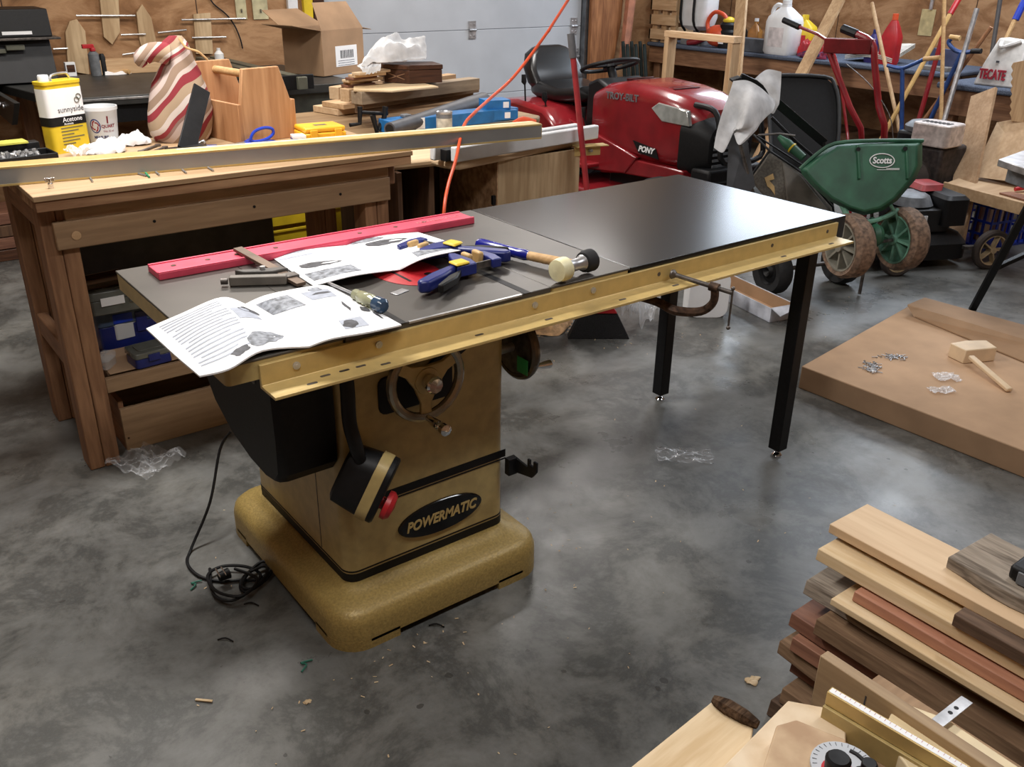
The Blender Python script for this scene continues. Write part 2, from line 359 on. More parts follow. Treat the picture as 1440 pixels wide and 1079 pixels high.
def wheel(t, c, ax, R, w, rubber, hub, name='wheel', rr_=.62, spokes=0, hubmat2=None):
    "tyre with a disc or spoked hub"
    h = w/2; g = G().lathe([(R*rr_, -h*.8), (R*.9, -h), (R, -h*.6), (R, h*.6), (R*.9, h), (R*rr_, h*.8)], 28, c, ax, True)
    ty = t.part(name, g, rubber, label=None)
    g = G()
    if spokes:
        F = frame(c, V(c)+V(ax)); 
        for k in range(spokes):
            a = 2*PI*k/spokes; d = F.to_3x3() @ V(0, math.cos(a), math.sin(a))
            g.beam(V(c)+d*R*.12, V(c)+d*R*rr_*1.02, w*.8, R*.07, F.to_3x3() @ V(0, -math.sin(a), math.cos(a)))
        g.lathe([(R*rr_*.98, -h*.9), (R*rr_*1.05, -h*.9), (R*rr_*1.05, h*.9), (R*rr_*.98, h*.9)], 28, c, ax, True)
        g.lathe([(R*.16, -h*1.1), (R*.16, h*1.1)], 14, c, ax)
    else:
        g.lathe([(.0, -h*.5), (R*.2, -h*.95), (R*.3, -h*.55), (R*rr_*.9, -h*.45), (R*rr_*1.02, -h*.85), (R*rr_*1.02, h*.85), (R*rr_*.9, h*.45), (R*.3, h*.55), (R*.2, h*.95), (0, h*.5)], 28, c, ax)
    t.part('hub', g, hub, parent=ty)
    return ty
# ---------------------------------------------------------------- the setting
YB, XR = 5.12, 6.95
struct('floor', G().box(-3.2, XR+.1, -3.2, YB+.1, -.1, 0), FLOORM)
struct('ceiling', G().box(-3.2, XR+.1, -3.2, YB+.1, 2.8, 2.9), pm('ceiling_white', (205, 200, 190), .8))
DX0, DX1 = 2.80, 5.42
struct('wall_back', G().box(-3.2, DX0, YB, YB+.1, 0, 2.8).box(DX1, XR+.1, YB, YB+.1, 0, 2.8).box(DX0, DX1, YB, YB+.1, 2.2, 2.8), WALLM)
struct('wall_right', G().box(XR, XR+.1, -3.2, YB, 0, 2.8), WALLM)
struct('wall_left', G().box(-3.2, -3.1, -3.2, YB, 0, 2.8), WALLM)
struct('wall_front', G().box(-3.1, XR, -3.2, -3.1, 0, 2.8), WALLM)
# seams of the plywood sheets
g = G()
for x in (-.6, .62, 1.84): g.box(x-.003, x+.003, YB-.002, YB, 0, 2.8)
for y in (-.2, 1.02, 2.24, 3.46, 4.68): g.box(XR-.002, XR, y-.003, y+.003, 0, 2.8)
struct('trim_1', g, pm('dark_seam', (60, 38, 24), .8))
d = G()
for k, (z0, z1) in enumerate(((.012, .53), (.533, 1.064), (1.067, 1.598), (1.601, 2.13))): d.box(DX0, DX1, YB+.02, YB+.06, z0, z1)
door = struct('door_1', d, LGREY, .004)
def dpart(name, g, m, bev=0, label=None):
    o = mkobj(name, g, m, None, bev); o.parent = door
    if label: o['label'] = label
    return o
for x, z in ((4.19, 1.066), (5.33, 1.066), (3.0, 1.066), (5.36, .80)):
    h = G().box(x-.035, x+.035, YB+.008, YB+.02, z-.07, z+.07).cyl((x-.036, YB+.006, z), (x+.036, YB+.006, z), .012)
    for a in (-.02, .02):
        for b in (-.045, .045): h.cyl((x+a, YB+.008, z+b), (x+a, YB+.002, z+b), .006, n=8)
    dpart('hinge', h, STEEL)
struct('trim_2', G().box(DX1-.01, DX1+.05, YB-.05, YB, 0, 2.25).box(DX1+.05, DX1+.07, YB-.09, YB, 0, 2.25), pm('door_track_metal', (120, 124, 128), .4, .8), .003)
struct('trim_3', G().box(DX0-.09, DX0, YB-.04, YB, 0, 2.3).box(DX0-.12, DX0-.09, YB-.02, YB, 0, 2.3), DKW, .003)
struct('trim_4', G().box(DX0-.02, DX0+.004, YB-.012, YB+.02, 0, 2.2).box(DX1-.005, DX1+.02, YB-.012, YB+.02, 0, 2.2), pm('door_seal', (60, 62, 66), .6))
# ---------------------------------------------------------------- cabinet table saw
t = T('table_saw', 'large gold cabinet table saw with cast iron top and black motor cover', 'table saw', (.54, .4, 0))
TZ = .876
# cabinet
CX0, CX1, CY0, CY1 = .285, .793, .11, .69
def ring(x0, x1, y0, y1, r, z): return [(a, b, z) for a, b in rr(x0, x1, y0, y1, r, 6)]
cab = t.part('cabinet', G().loft([ring(CX0, CX1, CY0, CY1, .035, .13), ring(CX0, CX1, CY0, CY1, .035, .828)]), GOLD)
BX0, BX1, BY0, BY1 = .205, .868, .008, .775
rg = []
for e, z in ((0, .022), (0, .075), (.006, .098), (.02, .112), (.045, .12), (.062, .128), (.07, .136), (.076, .138)):
    rg.append(ring(BX0+e, BX1-e, BY0+e*1.25, BY1-e, .085-e*.5, z))
g = G().loft(rg)
for x0, x1, y0, y1 in ((BX0, BX0+.17, BY0, BY0+.15), (BX1-.17, BX1, BY0, BY0+.15), (BX0, BX0+.17, BY1-.15, BY1), (BX1-.17, BX1, BY1-.15, BY1)):
    r = .084
    P = rr(BX0, BX1, BY0, BY1, r, 6)
    cxm, cym = (BX0+BX1)/2, (BY0+BY1)/2
    sx = 1 if x0 > cxm else -1; sy = 1 if y0 > cym else -1
    pts = [(a, b) for a, b in P if (a-cxm)*sx > 0 and (b-cym)*sy > 0]
    ix = x0 if sx > 0 else x1; iy = y0 if sy > 0 else y1
    a0, a1 = pts[0], pts[-1]
    if abs(a0[0]-(BX1 if sx > 0 else BX0)) < 1e-3: poly = [(a0[0], iy)]+pts+[(ix, a1[1])]
    else: poly = [(ix, a0[1])]+pts+[(a1[0], iy)]
    poly += [(ix, iy)]
    g.prism(poly, 0, .03)
t.part('base', g, GOLDB)
def band(z0, z1, e=.0012): return G().loft([ring(CX0-e, CX1+e, CY0-e, CY1+e, .036, z0), ring(CX0-e, CX1+e, CY0-e, CY1+e, .036, z1)])
t.part('black_stripe', band(.139, .163), BLK); t.part('black_stripe', band(.168, .172), BLK)
t.part('black_stripe', G().box(.325, CX1-.002, CY0-.0015, CY0, .357, .380).box(.325, CX1-.002, CY0-.0015, CY0, .349, .353), BLK)
t.part('panel_seam', G().box(CX0-.001, CX0, .255, .258, .175, .5), DSTEEL)
# oval badge
def oval(cx, cz, a, b, y0, y1, n=36): return [[(cx+a*s*math.cos(2*PI*k/n), y, cz+b*s*math.sin(2*PI*k/n)) for k in range(n)] for s, y in ((1, y0), (1, y1+.002), (.97, y1))]
bd = t.part('badge', G().loft(oval(.572, .247, .134, .050, CY0, CY0-.007)), BLKG)
FX = Matrix(((1, 0, 0, 0), (0, 0, -1, 0), (0, 1, 0, 0), (0, 0, 0, 1)))   # text facing -Y
t.part('lettering', G().text('POWERMATIC', .042, Matrix.Translation((.572, CY0-.0075, .246)) @ FX, .001, .0012, shear=.25, sx=.82), GOLDL, parent=bd)
# motor cover on the left side
prof = [(.118, .838), (.112, .60), (.118, .51), (.145, .478), (.20, .468), (.30, .474), (.42, .503), (.52, .555), (.60, .65), (.63, .75), (.63, .838)]
cr_ = [(.0, 1.0), (.02, .985)]
g = G().loft([[(x, .37+(y-.37)*s, .66+(z-.66)*s) for y, z in prof] for x, s in ((.136, .955), (.146, .985), (.165, 1), (.284, 1))])
mc = t.part('motor_cover', g, BLK)
FL = Matrix(((0, 0, -1, 0), (-1, 0, 0, 0), (0, 1, 0, 0), (0, 0, 0, 1)))  # text facing -X
t.part('lettering', G().text('POWERMATIC', .052, Matrix.Translation((.1355, .36, .735)) @ FL, .001, .0012, shear=.2, sx=.9), GREY, parent=mc)
# cast tops
main = t.part('table_top', G().box(.27, .845, 0, .749, TZ-.042, TZ), CAST, .002)
for x0, x1 in ((0, .2695), (.8455, 1.121)):
    w = t.part('extension_wing', G().box(x0, x1, 0, .749, TZ-.006, TZ), CAST, .0015)
    t.part('painted_skirt', G().prism([(a, b) for a, b in rr(x0, x1, .001, .748, .012, 3)], TZ-.047, TZ-.006), GOLD, parent=w)
t.part('painted_skirt', G().box(.271, .844, .001, .748, TZ-.055, TZ-.041), GOLD)
t.part('polished_edge_glint', G().box(.43, .752, -.003, .004, TZ-.004, TZ+.0006), STEEL)  # bright strip stands in for the reflection along the polished front edge
for x in (.413, .77): t.part('mitre_slot', G().box(x-.010, x+.010, -.002, .749, TZ, TZ+.0008), BLK)
g = G().loft([[(.612+s*.085*math.cos(2*PI*k/32), .315+s*.125*math.sin(2*PI*k/32), z) for k in range(32)] for s, z in ((1, TZ), (1, TZ+.0012), (.98, TZ+.0018))])
ins = t.part('blade_insert', g, REDP, label='red oval blade insert')
t.part('blade_slot', G().box(.575, .583, .235, .40, TZ+.0018, TZ+.0022), BLK, parent=ins)
t.part('finger_hole', G().cyl((.648, .262, TZ+.0016), (.648, .262, TZ+.0022), .011), BLK, parent=ins)
# front rail, an angle iron
g = G().prism([(-.0, .863), (-.0095, .863), (-.0095, .818), (-.013, .816), (-.075, .816), (-.075, .809), (0, .809)], .069, 2.045, 'yz')
for i, p in enumerate(g.v):
    if p.x < .1 and p.y > -.02 : pass
rail = t.part('front_rail', g, GOLDL, .001)
for x in (.148, .345, .787, .981): t.part('rail_bolt', G().cyl((x, -.0095, .844), (x, -.0125, .844), .0085, n=14).cyl((x, -.0125, .844), (x, -.0135, .844), .004, n=6), STEEL, parent=rail)
for x in (1.224, 1.712, 1.99): t.part('rail_hole', G().cyl((x, -.0095, .842), (x, -.0102, .842), .006, n=12), DSTEEL, parent=rail)
for x, y in ((.16, -.055), (.20, -.035), (.245, -.035), (.285, -.035), (.335, -.055), (.60, -.035), (.80, -.05), (1.05, -.05), (1.25, -.05), (1.72, -.05), (1.96, -.05)): 
    t.part('slotted_hole', G().prism([(a, b) for a, b in rr(x-.012, x+.012, y-.004, y+.004, .0035, 3)], .8161, .8167), DSTEEL, parent=rail)
# blade-height opening and hand wheel (front)
t.part('tilt_slot_plate', G().prism(rr(.40, .615, .60, .70, .02, 3), .104, .112, 'xz').at(Matrix.Translation((.60, .11, .71)) @ Matrix.Rotation(-.5, 4, 'Y')).box(-.055, .055, -.008, 0, -.022, .022), BLK, .002)
def handwheel(c, ax, R, ha, chromed=False):
    F = frame(c, V(c)+V(ax)); g = G().at(F)
    pts = [(0, R*math.cos(2*PI*k/28), R*math.sin(2*PI*k/28)) for k in range(28)]
    rim = t.part('hand_wheel', g.tube(pts, .0125, 10, True), CHROME if chromed else pm('bright_rim', (158, 150, 134), .22, .8))
    g = G().at(F)
    for k in range(3):
        a = ha+2*PI*k/3; p = (0, R*math.cos(a), R*math.sin(a))
        c_, s_ = math.cos(a), math.sin(a); g.loft([[(x, r*c_-w*s_, r*s_+w*c_) for x, w in ((-.006, -hw), (.006, -hw), (.006, hw), (-.006, hw))] for r, hw in ((.0, .04), (R*.35, .026), (R*.6, .015), (R*.85, .015), (R, .024))])
    g.lathe([(.0, -.02), (.035, -.015), (.035, .008), (0, .012)], 18, (0, 0, 0), (1, 0, 0))
    t.part('wheel_spokes', g, GOLD, .002, parent=rim)
    g = G().at(F).lathe([(.0, 0), (.02, 0), (.023, .012), (.0235, .03), (.019, .036), (.0, .037)], 9, (.01, 0, 0), (1, 0, 0))
    t.part('lock_knob', g, CHROME, parent=rim)
    p = V(0, R*math.cos(ha), R*math.sin(ha)); g = G().at(F).lathe([(.006, 0), (.008, .012), (.0115, .038), (.013, .062), (.007, .072), (.015, .079), (.015, .094), (.0, .103)], 14, p, (1, 0, 0))
    t.part('crank_handle', g, CHROME, parent=rim)
handwheel((.505, .055, .69), (0, -1, 0), .098, math.radians(180+87))
# side hand wheel
F_ = (.862, .16, .652)
g = G().tube([(.862, .16+.085*math.cos(2*PI*k/28), .66+.085*math.sin(2*PI*k/28)) for k in range(28)], .014, 10, True)
sw = t.part('side_hand_wheel', g, pm('side_wheel_rim', (92, 82, 70), .25, .7))
t.part('wheel_disc', G().lathe([(.0, -.018), (.03, -.012), (.078, -.012), (.078, -.005), (.03, .002), (0, .004)], 24, (.862, .16, .66), (1, 0, 0)), DSTEEL, parent=sw)
t.part('green_sticker', G().box(.8415, .8430, .082, .128, .60, .645), pm('green_sticker', (40, 170, 90), .4), parent=sw, label='green tag behind the wheel')
t.part('crank_handle', G().lathe([(.006, 0), (.007, .015), (.011, .035), (.012, .055), (.0, .062)], 14, (.876, .095, .615), (1, 0, -.1)), CHROME, parent=sw)
t.part('axle', G().cyl((.79, .16, .66), (.862, .16, .66), .014), STEEL, parent=sw)
# fence-hook bracket low on the right side
t.part('side_bracket', G().prism([(.11, .30), (.02, .32), (.0, .345), (.0, .375), (.014, .375), (.014, .355), (.03, .358), (.03, .372), (.04, .372), (.04, .345), (.11, .352)], .815, .822, 'yz').box(.79, .82, .09, .11, .30, .352), BLK, .001)
# paddle switch hanging on a conduit
sb = V(.325, .035, .47)
ax = V(.64, -.66, -.40).normalized(); M = frame(sb, sb+ax, (.45, -.05, .9))   # X = out of the box face, Z = along its length
g = G().at(M)
def rrz(s, x, L=.088, Wd=.055): return [(x, b, a) for a, b in rr(-L*s, L*s, -Wd*s, Wd*s, .05*s*(Wd/.055), 6)]
sh = t.part('switch_box', g.loft([rrz(.72, -.075), rrz(.86, -.068), rrz(.93, -.02), rrz(.95, 0)]), BLK)
t.part('switch_box_flange', G().at(M).loft([rrz(1.0, 0), rrz(1.0, .028)]), GOLD, .001, parent=sh)
t.part('switch_face', G().at(M).loft([rrz(.98, .028), rrz(.98, .04), rrz(.92, .044)]), BLK, parent=sh)
t.part('stop_button', G().at(M).lathe([(.016, .0), (.016, .008), (.036, .010), (.037, .022), (.028, .032), (.0, .036)], 22, (.044, 0, -.03), (1, 0, 0)), REDP, parent=sh, label='red stop button')
t.part('conduit', G().tube([(.288, .06, .82), (.288, .045, .74), (.283, .035, .65), (.29, .025, .59), (.30, .03, .545)], [.017, .017, .017, .017, .013], 12, sm=5), BLK)
t.part('conduit_gland', G().tube([(.30, .03, .56), (.306, .031, .535), (.312, .033, .515)], [.015, .013, .016], 12), BLK)
t.part('switch_bracket', G().box(.27, .305, .02, .11, .815, .835), GOLD, .001)
# black laminate extension table with its legs
e = T('extension_table', 'black laminate extension table bolted to the right of the gold table saw', 'extension table', (1.6, .37, 0))
top = e.part('table_top', G().prism([(a, b) for a, b in rr(1.1235, 2.10, 0.0012, .749, .004, 2)], TZ-.074, TZ), LAM, .0015)
for lx, ly in ((1.972, .037), (1.96, .612)):
    l = e.part('leg', G().box(lx-.024, lx+.024, ly-.024, ly+.024, .03, TZ-.074), BLK, .003)
    e.part('leveller', G().lathe([(.017, 0), (.019, .006), (.012, .014), (.005, .016), (.005, .032)], 16, (lx, ly, 0)), CHROME, parent=l)
# cord with its coil and plug
g = G().tube([(.26, .80, .30), (.22, .80, .25), (.15, .74, .12), (.065, .70, .012), (.03, .64, .006), (.035, .56, .006), (.075, .50, .006), (.12, .47, .008)], .0045, 8, sm=8)
g.tube([(.12, .47, .008), (.16, .44, .01), (.20, .445, .018), (.205, .475, .02), (.17, .485, .018), (.125, .46, .016), (.105, .42, .014), (.12, .40, .014), (.17, .41, .02), (.215, .45, .024), (.20, .49, .026), (.15, .47, .022), (.11, .425, .02), (.13, .395, .022), (.18, .42, .028), (.195, .46, .03), (.15, .46, .03)], .0045, 8, sm=6)
g.tube([gz(295, 800, .01), gz(300, 835, .012), gz(325, 845, .02), gz(355, 828, .02), gz(366, 808, .02), gz(345, 797, .02), gz(312, 797, .02), gz(292, 810, .02), gz(305, 832, .03), gz(340, 838, .03), gz(362, 815, .03), gz(330, 800, .035)], .0045, 8, sm=6)
cord = single('power_cord', g, BLK, 'black power cord coiled on the concrete left of the saw base', 'cord', (.15, .45, 0))
g = G().cyl(gz(308, 812, .035), gz(322, 806, .035), .013, .016)
o = mkobj('plug', g, BLK, cord.matrix_world); o.parent = cord
g = G().cyl(gz(310, 812, .048), gz(303, 800, .052), .0022, n=6).cyl(gz(318, 809, .048), gz(311, 798, .052), .0022, n=6)
o = mkobj('plug_prong', g, CHROME, cord.matrix_world); o.parent = cord
# ---------------------------------------------------------------- things lying on the saw
g = G().box(.067, 1.035, .604, .692, TZ, TZ+.018).box(.067, 1.035, .604, .612, TZ+.018, TZ+.021).box(.067, 1.035, .684, .692, TZ+.018, TZ+.021)
t = T('rip_fence', 'long red anodised fence face lying along the rear of the saw top', 'fence', (.55, .65, TZ))
ff = t.part('channel', g, PINK, .0015)
for x in (.12, .21, .29, .40, .66, .78, .88): t.part('screw_hole', G().cyl((x, .65, TZ+.018), (x, .65, TZ+.0188), .007, n=10), RUST)
M0 = Matrix.Translation((.93, .648, TZ+.0185))
t.part('lettering', G().text('POWERMATIC', .024, M0, .0004), pm('pale_red_ink', (230, 120, 130), .5))
# mitre gauge with its bar
t = T('mitre_gauge', 'rusty brown mitre gauge lying upside down on the saw wing', 'mitre gauge', (.30, .45, TZ))
GG = pm('gauge_grey', (118, 112, 104), .5, .25)
b0_, b1_ = gz(334, 350, TZ+.028), gz(424, 400, TZ+.008)
t.part('bar', G().beam(b0_, b1_, .026, .009), pm('bar_brown', (112, 92, 76), .5, .4), .001)
t.part('fence_face', G().beam((.196, .466, TZ+.013), (.318, .398, TZ+.013), .022, .024), GG, .003)
t.part('head', G().prism([(.225, .505), (.33, .462), (.345, .445), (.30, .442), (.238, .478)], TZ, TZ+.026), pm('gauge_dark', (88, 84, 80), .5, .3), .003)
t.part('stop_lug', G().box(.318, .352, .396, .428, TZ, TZ+.02), DSTEEL, .002)
t.part('knob', G().cyl((.192, .468, TZ+.012), (.178, .476, TZ+.012), .008), DSTEEL); t.part('pivot_bolt', G().cyl((.285, .468, TZ+.026), (.285, .468, TZ+.034), .007), STEEL)
# open manuals: control points are (px, py, height) read from the photograph and put at their real height
def pgrid(rows): return [[gz(a, b, h) for a, b, h in r] for r in rows]
def patch(S_, u0, u1, v0, v1, lift=.0007): return lambda u, v: S_(u0+(u1-u0)*u, v0+(v1-v0)*v)+V(0, 0, lift)
def blob(S_, u0, v0, du, dv, ang=0, seed=0, n=18, lift=.0009):
    g = G(); pts = [S_(u0, v0)+V(0, 0, lift)]
    for k in range(n):
        a = 2*PI*k/n; q = 1+.5*mnoise.noise(V(seed+math.cos(a)*1.5, math.sin(a)*1.5, seed*2)); x = du*q*math.cos(a); y = dv*q*math.sin(a)
        pts.append(S_(u0+x*math.cos(ang)-y*math.sin(ang), v0+x*math.sin(ang)+y*math.cos(ang))+V(0, 0, lift))
    return g.add(pts, [(0, k+1, (k+1) % n+1) for k in range(n)])
c = lambda x, y, h: (200+x/3.6, 280+y/3.6, h)
B = TZ
t = T('instruction_manual', 'open white instruction manual hanging over the left front corner of the saw', 'manual', (.12, .12, TZ))
L = surf(pgrid([[c(20, 655, B+.004), c(190, 582, B+.03), c(400, 497, B+.045), c(522, 530, B+.004)],
                [c(155, 780, B+.004), c(330, 668, B+.03), c(520, 600, B+.035), c(690, 640, B+.004)],
                [c(290, 895, B+.004), c(440, 858, B+.012), c(610, 765, B+.014), c(845, 745, B+.004)]]))
Rr = surf(pgrid([[c(522, 530, B+.004), c(640, 482, B+.03), c(880, 437, B+.02), c(962, 446, B+.012)],
                 [c(690, 640, B+.004), c(850, 590, B+.025), c(1020, 545, B+.02), c(1140, 540, B+.01)],
                 [c(845, 745, B+.004), c(960, 705, B+.02), c(1150, 672, B+.022), c(1312, 636, B+.008)]]))
lp = t.part('left_page', G().grid(L, 18, 12, .0035), WPAP); rp = t.part('right_page', G().grid(Rr, 18, 12, .0035), WPAP)
g = G()
for k in range(17):
    v = .10+.045*k; g.grid(patch(L, .12+.05*(k % 5 == 4), .60-.1*(k % 4 == 3), v, v+.016), 10, 1)
t.part('printed_text', g, INKL, parent=lp, smooth=False)
t.part('printed_picture', blob(L, .70, .80, .14, .09, -.2, 3), INK, parent=lp); t.part('printed_picture', blob(L, .50, .86, .09, .04, .2, 5), INKD, parent=lp)
t.part('printed_picture', G().grid(patch(L, .62, .82, .30, .5), 4, 4), INKL, parent=lp); t.part('printed_picture', blob(L, .80, .33, .10, .06, 0, 8), INKD, parent=lp)
for (a, b, p, q, m_) in ((.10, .42, .12, .34, INK), (.50, .74, .14, .30, INKL), (.50, .72, .70, .86, INKL)): t.part('printed_picture', G().grid(patch(Rr, a, b, p, q), 5, 4), m_, parent=rp)
for (a, b, p, q, s) in ((.62, .12, .05, .05, 1), (.64, .21, .1, .02, 2), (.70, .5, .02, .09, 12), (.86, .58, .05, .05, 4), (.58, .78, .07, .06, 6), (.90, .72, .015, .07, 9)): t.part('printed_picture', blob(Rr, a, b, p, q, 0, s), INKD if s != 1 else INK, parent=rp)
t = T('instruction_manual', 'open white instruction manual lying flat between the red fence and the blade insert', 'manual', (.6, .5, TZ))
L = surf(pgrid([[(376, 357, B+.004), (420, 348, B+.012), (475, 339, B+.005)], [(408, 380, B+.004), (465, 368, B+.018), (520, 360, B+.006)], [(441, 402, B+.004), (500, 387, B+.03), (562, 379, B+.006)]]))
Rr = surf(pgrid([[(475, 339, B+.005), (528, 330, B+.012), (577, 323, B+.004)], [(520, 360, B+.006), (572, 345, B+.03), (618, 336, B+.012)], [(562, 379, B+.006), (600, 362, B+.05), (657, 350, B+.03)]]))
lp = t.part('left_page', G().grid(L, 14, 12, .002), WPAP); rp = t.part('right_page', G().grid(Rr, 14, 12, .002), WPAP)
t.part('printed_picture', G().grid(patch(L, .06, .5, .12, .16), 4, 1).grid(patch(L, .06, .5, .22, .26), 4, 1), INKL, parent=lp)
t.part('printed_picture', G().grid(patch(L, .10, .62, .66, .86), 4, 3), INK, parent=lp); t.part('printed_picture', blob(L, .34, .50, .22, .06, .1, 3), INKD, parent=lp)
t.part('printed_picture', blob(Rr, .30, .16, .22, .05, 0, 2), INK, parent=rp); t.part('printed_picture', blob(Rr, .40, .30, .22, .07, .1, 7), INKD, parent=rp); t.part('printed_picture', G().grid(patch(Rr, .42, .80, .72, .88), 4, 3), INK, parent=rp)
# screwdriver lying on the manual
a, b = gz(462, 398, .895), gz(553, 437, .905); d_ = (b-a).normalized(); M = frame(a, b); L_ = (b-a).length
t = T('screwdriver', 'clear handled screwdriver resting on the edge of the open manual', 'screwdriver', tuple(a))
t.part('blade', G().at(M).cyl((0, 0, 0), (L_*.55, 0, 0), .0035, n=10), STEEL)
t.part('handle', G().at(M).lathe([(.006, 0), (.014, .006), (.011, .022), (.016, .03), (.0165, .075), (.012, .085), (.012, .092)], 10, (L_*.42, 0, 0), (1, 0, 0)), pm('amber_clear_plastic', (176, 176, 140), .12, 0, .1, 20, 0, .5, 0, None, .35))
t.part('handle_butt', G().at(M).lathe([(.013, 0), (.018, .004), (.018, .028), (.012, .036), (0, .038)], 14, (L_*.42+.092, 0, 0), (1, 0, 0)), pm('dark_blue_clear', (52, 74, 100), .12, 0, .1, 20))
# dead-blow style mallet
a, b = gz(672, 343, .897), gz(795, 372, .897); M = frame(a, b); L_ = (b-a).length
t = T('mallet', 'double faced mallet with cream and black heads and a blue grip on the saw top', 'mallet', tuple(a))
t.part('grip', G().at(M).lathe([(.0, 0), (.015, .002), (.0175, .012), (.0165, .06), (.014, .14), (.0155, .165), (.013, .175), (.013, .178)], 14, (0, 0, 0), (1, 0, 0)), pm('blue_grip', (24, 30, 140), .2, 0, .1, 20))
t.part('handle', G().at(M).tube([(.17, 0, 0), (L_+.03, 0, .004)], [.0125, .0145], 12), HANDLE)
hc = gz(808, 373, .91); hd = (gz(838, 366, .912)-gz(790, 382, .912)).normalized(); hd.z = 0
t.part('head', G().lathe([(.021, -.03), (.016, -.022), (.016, .022), (.021, .03)], 18, hc, hd), STEEL)
t.part('cream_face', G().lathe([(.0, -.026), (.028, -.022), (.031, -.004), (.030, .012), (.02, .016)], 20, hc-hd*.048, hd), pm('cream_plastic', (232, 222, 176), .45))
t.part('black_face', G().lathe([(.02, -.014), (.026, -.012), (.030, .0), (.030, .02), (.0, .024)], 20, hc+hd*.046, hd), RUB)
# two quick-release clamps
def quickclamp(c, ang, label, flip=1):
    M = Matrix.Translation(c) @ Matrix.Rotation(ang, 4, 'Z') @ Matrix.Scale(1.12, 4)
    t = T('bar_clamp', label, 'clamp', M=M, group='blue bar clamps on the saw top'); t.local = True
    g = lambda: G()
    t.part('bar', g().box(-.07, .10, -.002, .002, .015, .031), DSTEEL)
    t.part('fixed_jaw', g().prism([(.085, -.012), (.11, -.014), (.118, .02), (.112, .075*flip), (.094, .085*flip), (.086, .07*flip), (.092, .02)], .012, .034), BLUE, .003)
    t.part('sliding_jaw', g().prism([(-.02, -.014), (.035, -.016), (.045, .02), (.042, .075*flip), (.028, .085*flip), (.018, .07*flip), (.0, .03)], .010, .037), BLUE, .003)
    t.part('handle', g().prism([(-.015, -.006), (-.06, -.03*flip), (-.125, -.055*flip), (-.145, -.045*flip), (-.14, -.028*flip), (-.08, -.002), (-.01, .018*flip)], .008, .036), BLUE, .006)
    t.part('trigger', g().prism([(-.01, -.016), (-.05, -.055*flip), (-.11, -.082*flip), (-.118, -.072*flip), (-.06, -.035*flip)], .012, .032), BLK, .004)
    t.part('release_button', g().box(-.022, .016, -.016, .018, .037, .044), YEL, .004)
    for x in (.046, .078): t.part('jaw_pad', g().box(x, x+.014, .045*flip-.016, .045*flip+.018, .006, .042), TAN, .005)
    return t
quickclamp(gz(648, 393, TZ), math.radians(3), 'blue bar clamp lying nearest the front edge with its handle pointing left', 1)
_d = gz(625, 362, TZ)-gz(695, 378, TZ)
quickclamp(gz(636, 364, TZ), math.atan2(_d.y, _d.x), 'blue bar clamp lying behind the other with its handle pointing right', 1)
single('steel_tab', G().box(-.022, .022, -.012, .012, 0, .002), STEEL, 'small bright steel plate on the saw top near the screwdriver', 'plate', tuple(gz(562, 411, TZ)), .3, bev=.001, local=True)
# C-clamp on the rail
t = T('c_clamp', 'rusty iron C clamp hanging on the gold front rail', 'clamp', (1.25, -.05, .75))
fr_ = [gy(918, 412, .02), gy(925, 425, -.01), gy(950, 437, -.06), gy(985, 438, -.10), gy(1003, 425, -.13), gy(1012, 404, -.15)]
a, b = gy(944, 385, -.018), gy(1030, 412, -.19)
t.part('frame', G().tube([a+V(-.03, .07, -.012), fr_[0]+V(-.05, .05, 0), fr_[1], fr_[2], fr_[3], fr_[4], a.lerp(b, .72)], [.007, .009, .013, .014, .013, .011, .012], 8, sm=5), RUST)
t.part('screw', G().cyl(a, b, .0065, n=12), DSTEEL)
t.part('pad', G().lathe([(.0, 0), (.012, .0), (.014, .006), (.008, .014)], 14, a, b-a), DSTEEL)
t.part('collar', G().cyl(a.lerp(b, .64), a.lerp(b, .78), .013), RUST)
t.part('tommy_bar', G().cyl(b+V(0, 0, .012), b+V(.0, 0, -.10), .003, n=8).ball(b+V(0, 0, -.10), .006).ball(b+V(0, 0, .012), .006), DSTEEL)
# ---------------------------------------------------------------- placing helpers
def zt(bp, px, py):
    "height at which the sight line through a photo pixel passes over the spot bp"
    d = FW+RT*((px-720)/FPX)+UP*((539.5-py)/FPX); D = math.hypot(bp[0]-CAM.x, bp[1]-CAM.y); return CAM.z+d.z*D/math.hypot(d.x, d.y)
def F2(a, b, z):
    "frame with X along the ground line under two pixels, Y going away"
    A, B_ = gz(a[0], a[1], z), gz(b[0], b[1], z); return frame(A, B_), (B_-A).length
def hull(g, x0, x1, y0, y1, z0, z1, th, bottom=True, sides=(1, 1, 1, 1)):
    "open box of wall thickness th"
    if bottom: g.box(x0, x1, y0, y1, z0, z0+th)
    if sides[0]: g.box(x0, x1, y0, y0+th, z0, z1)
    if sides[1]: g.box(x0, x1, y1-th, y1, z0, z1)
    if sides[2]: g.box(x0, x0+th, y0+th, y1-th, z0, z1)
    if sides[3]: g.box(x1-th, x1, y0+th, y1-th, z0, z1)
    return g
def crumple(c, rx, ry, h, seed, n=22, amp=.35, flat=0):
    def f(u, v):
        a = 2*PI*u; p = PI*.5*v; q = math.sin(p) if v < 1 else 1
        w = 1+amp*mnoise.noise(V(math.cos(a)*1.7+seed, math.sin(a)*1.7, v*1.6))
        z = h*math.cos(p)*(1+.7*mnoise.noise(V(math.cos(a)*2*q+seed*2, math.sin(a)*2*q, 3)))
        z = z*.8+h*.16*(1-2.2*abs(mnoise.noise(V(math.cos(a)*q*3+seed, math.sin(a)*q*3, 7))))+h*.06*mnoise.noise(V(math.cos(a)*q*9+seed, math.sin(a)*q*9, 2))
        return (c[0]+rx*q*w*math.cos(a), c[1]+ry*q*w*math.sin(a), c[2]+max(z, .001))
    return G().grid(f, n*2, n)
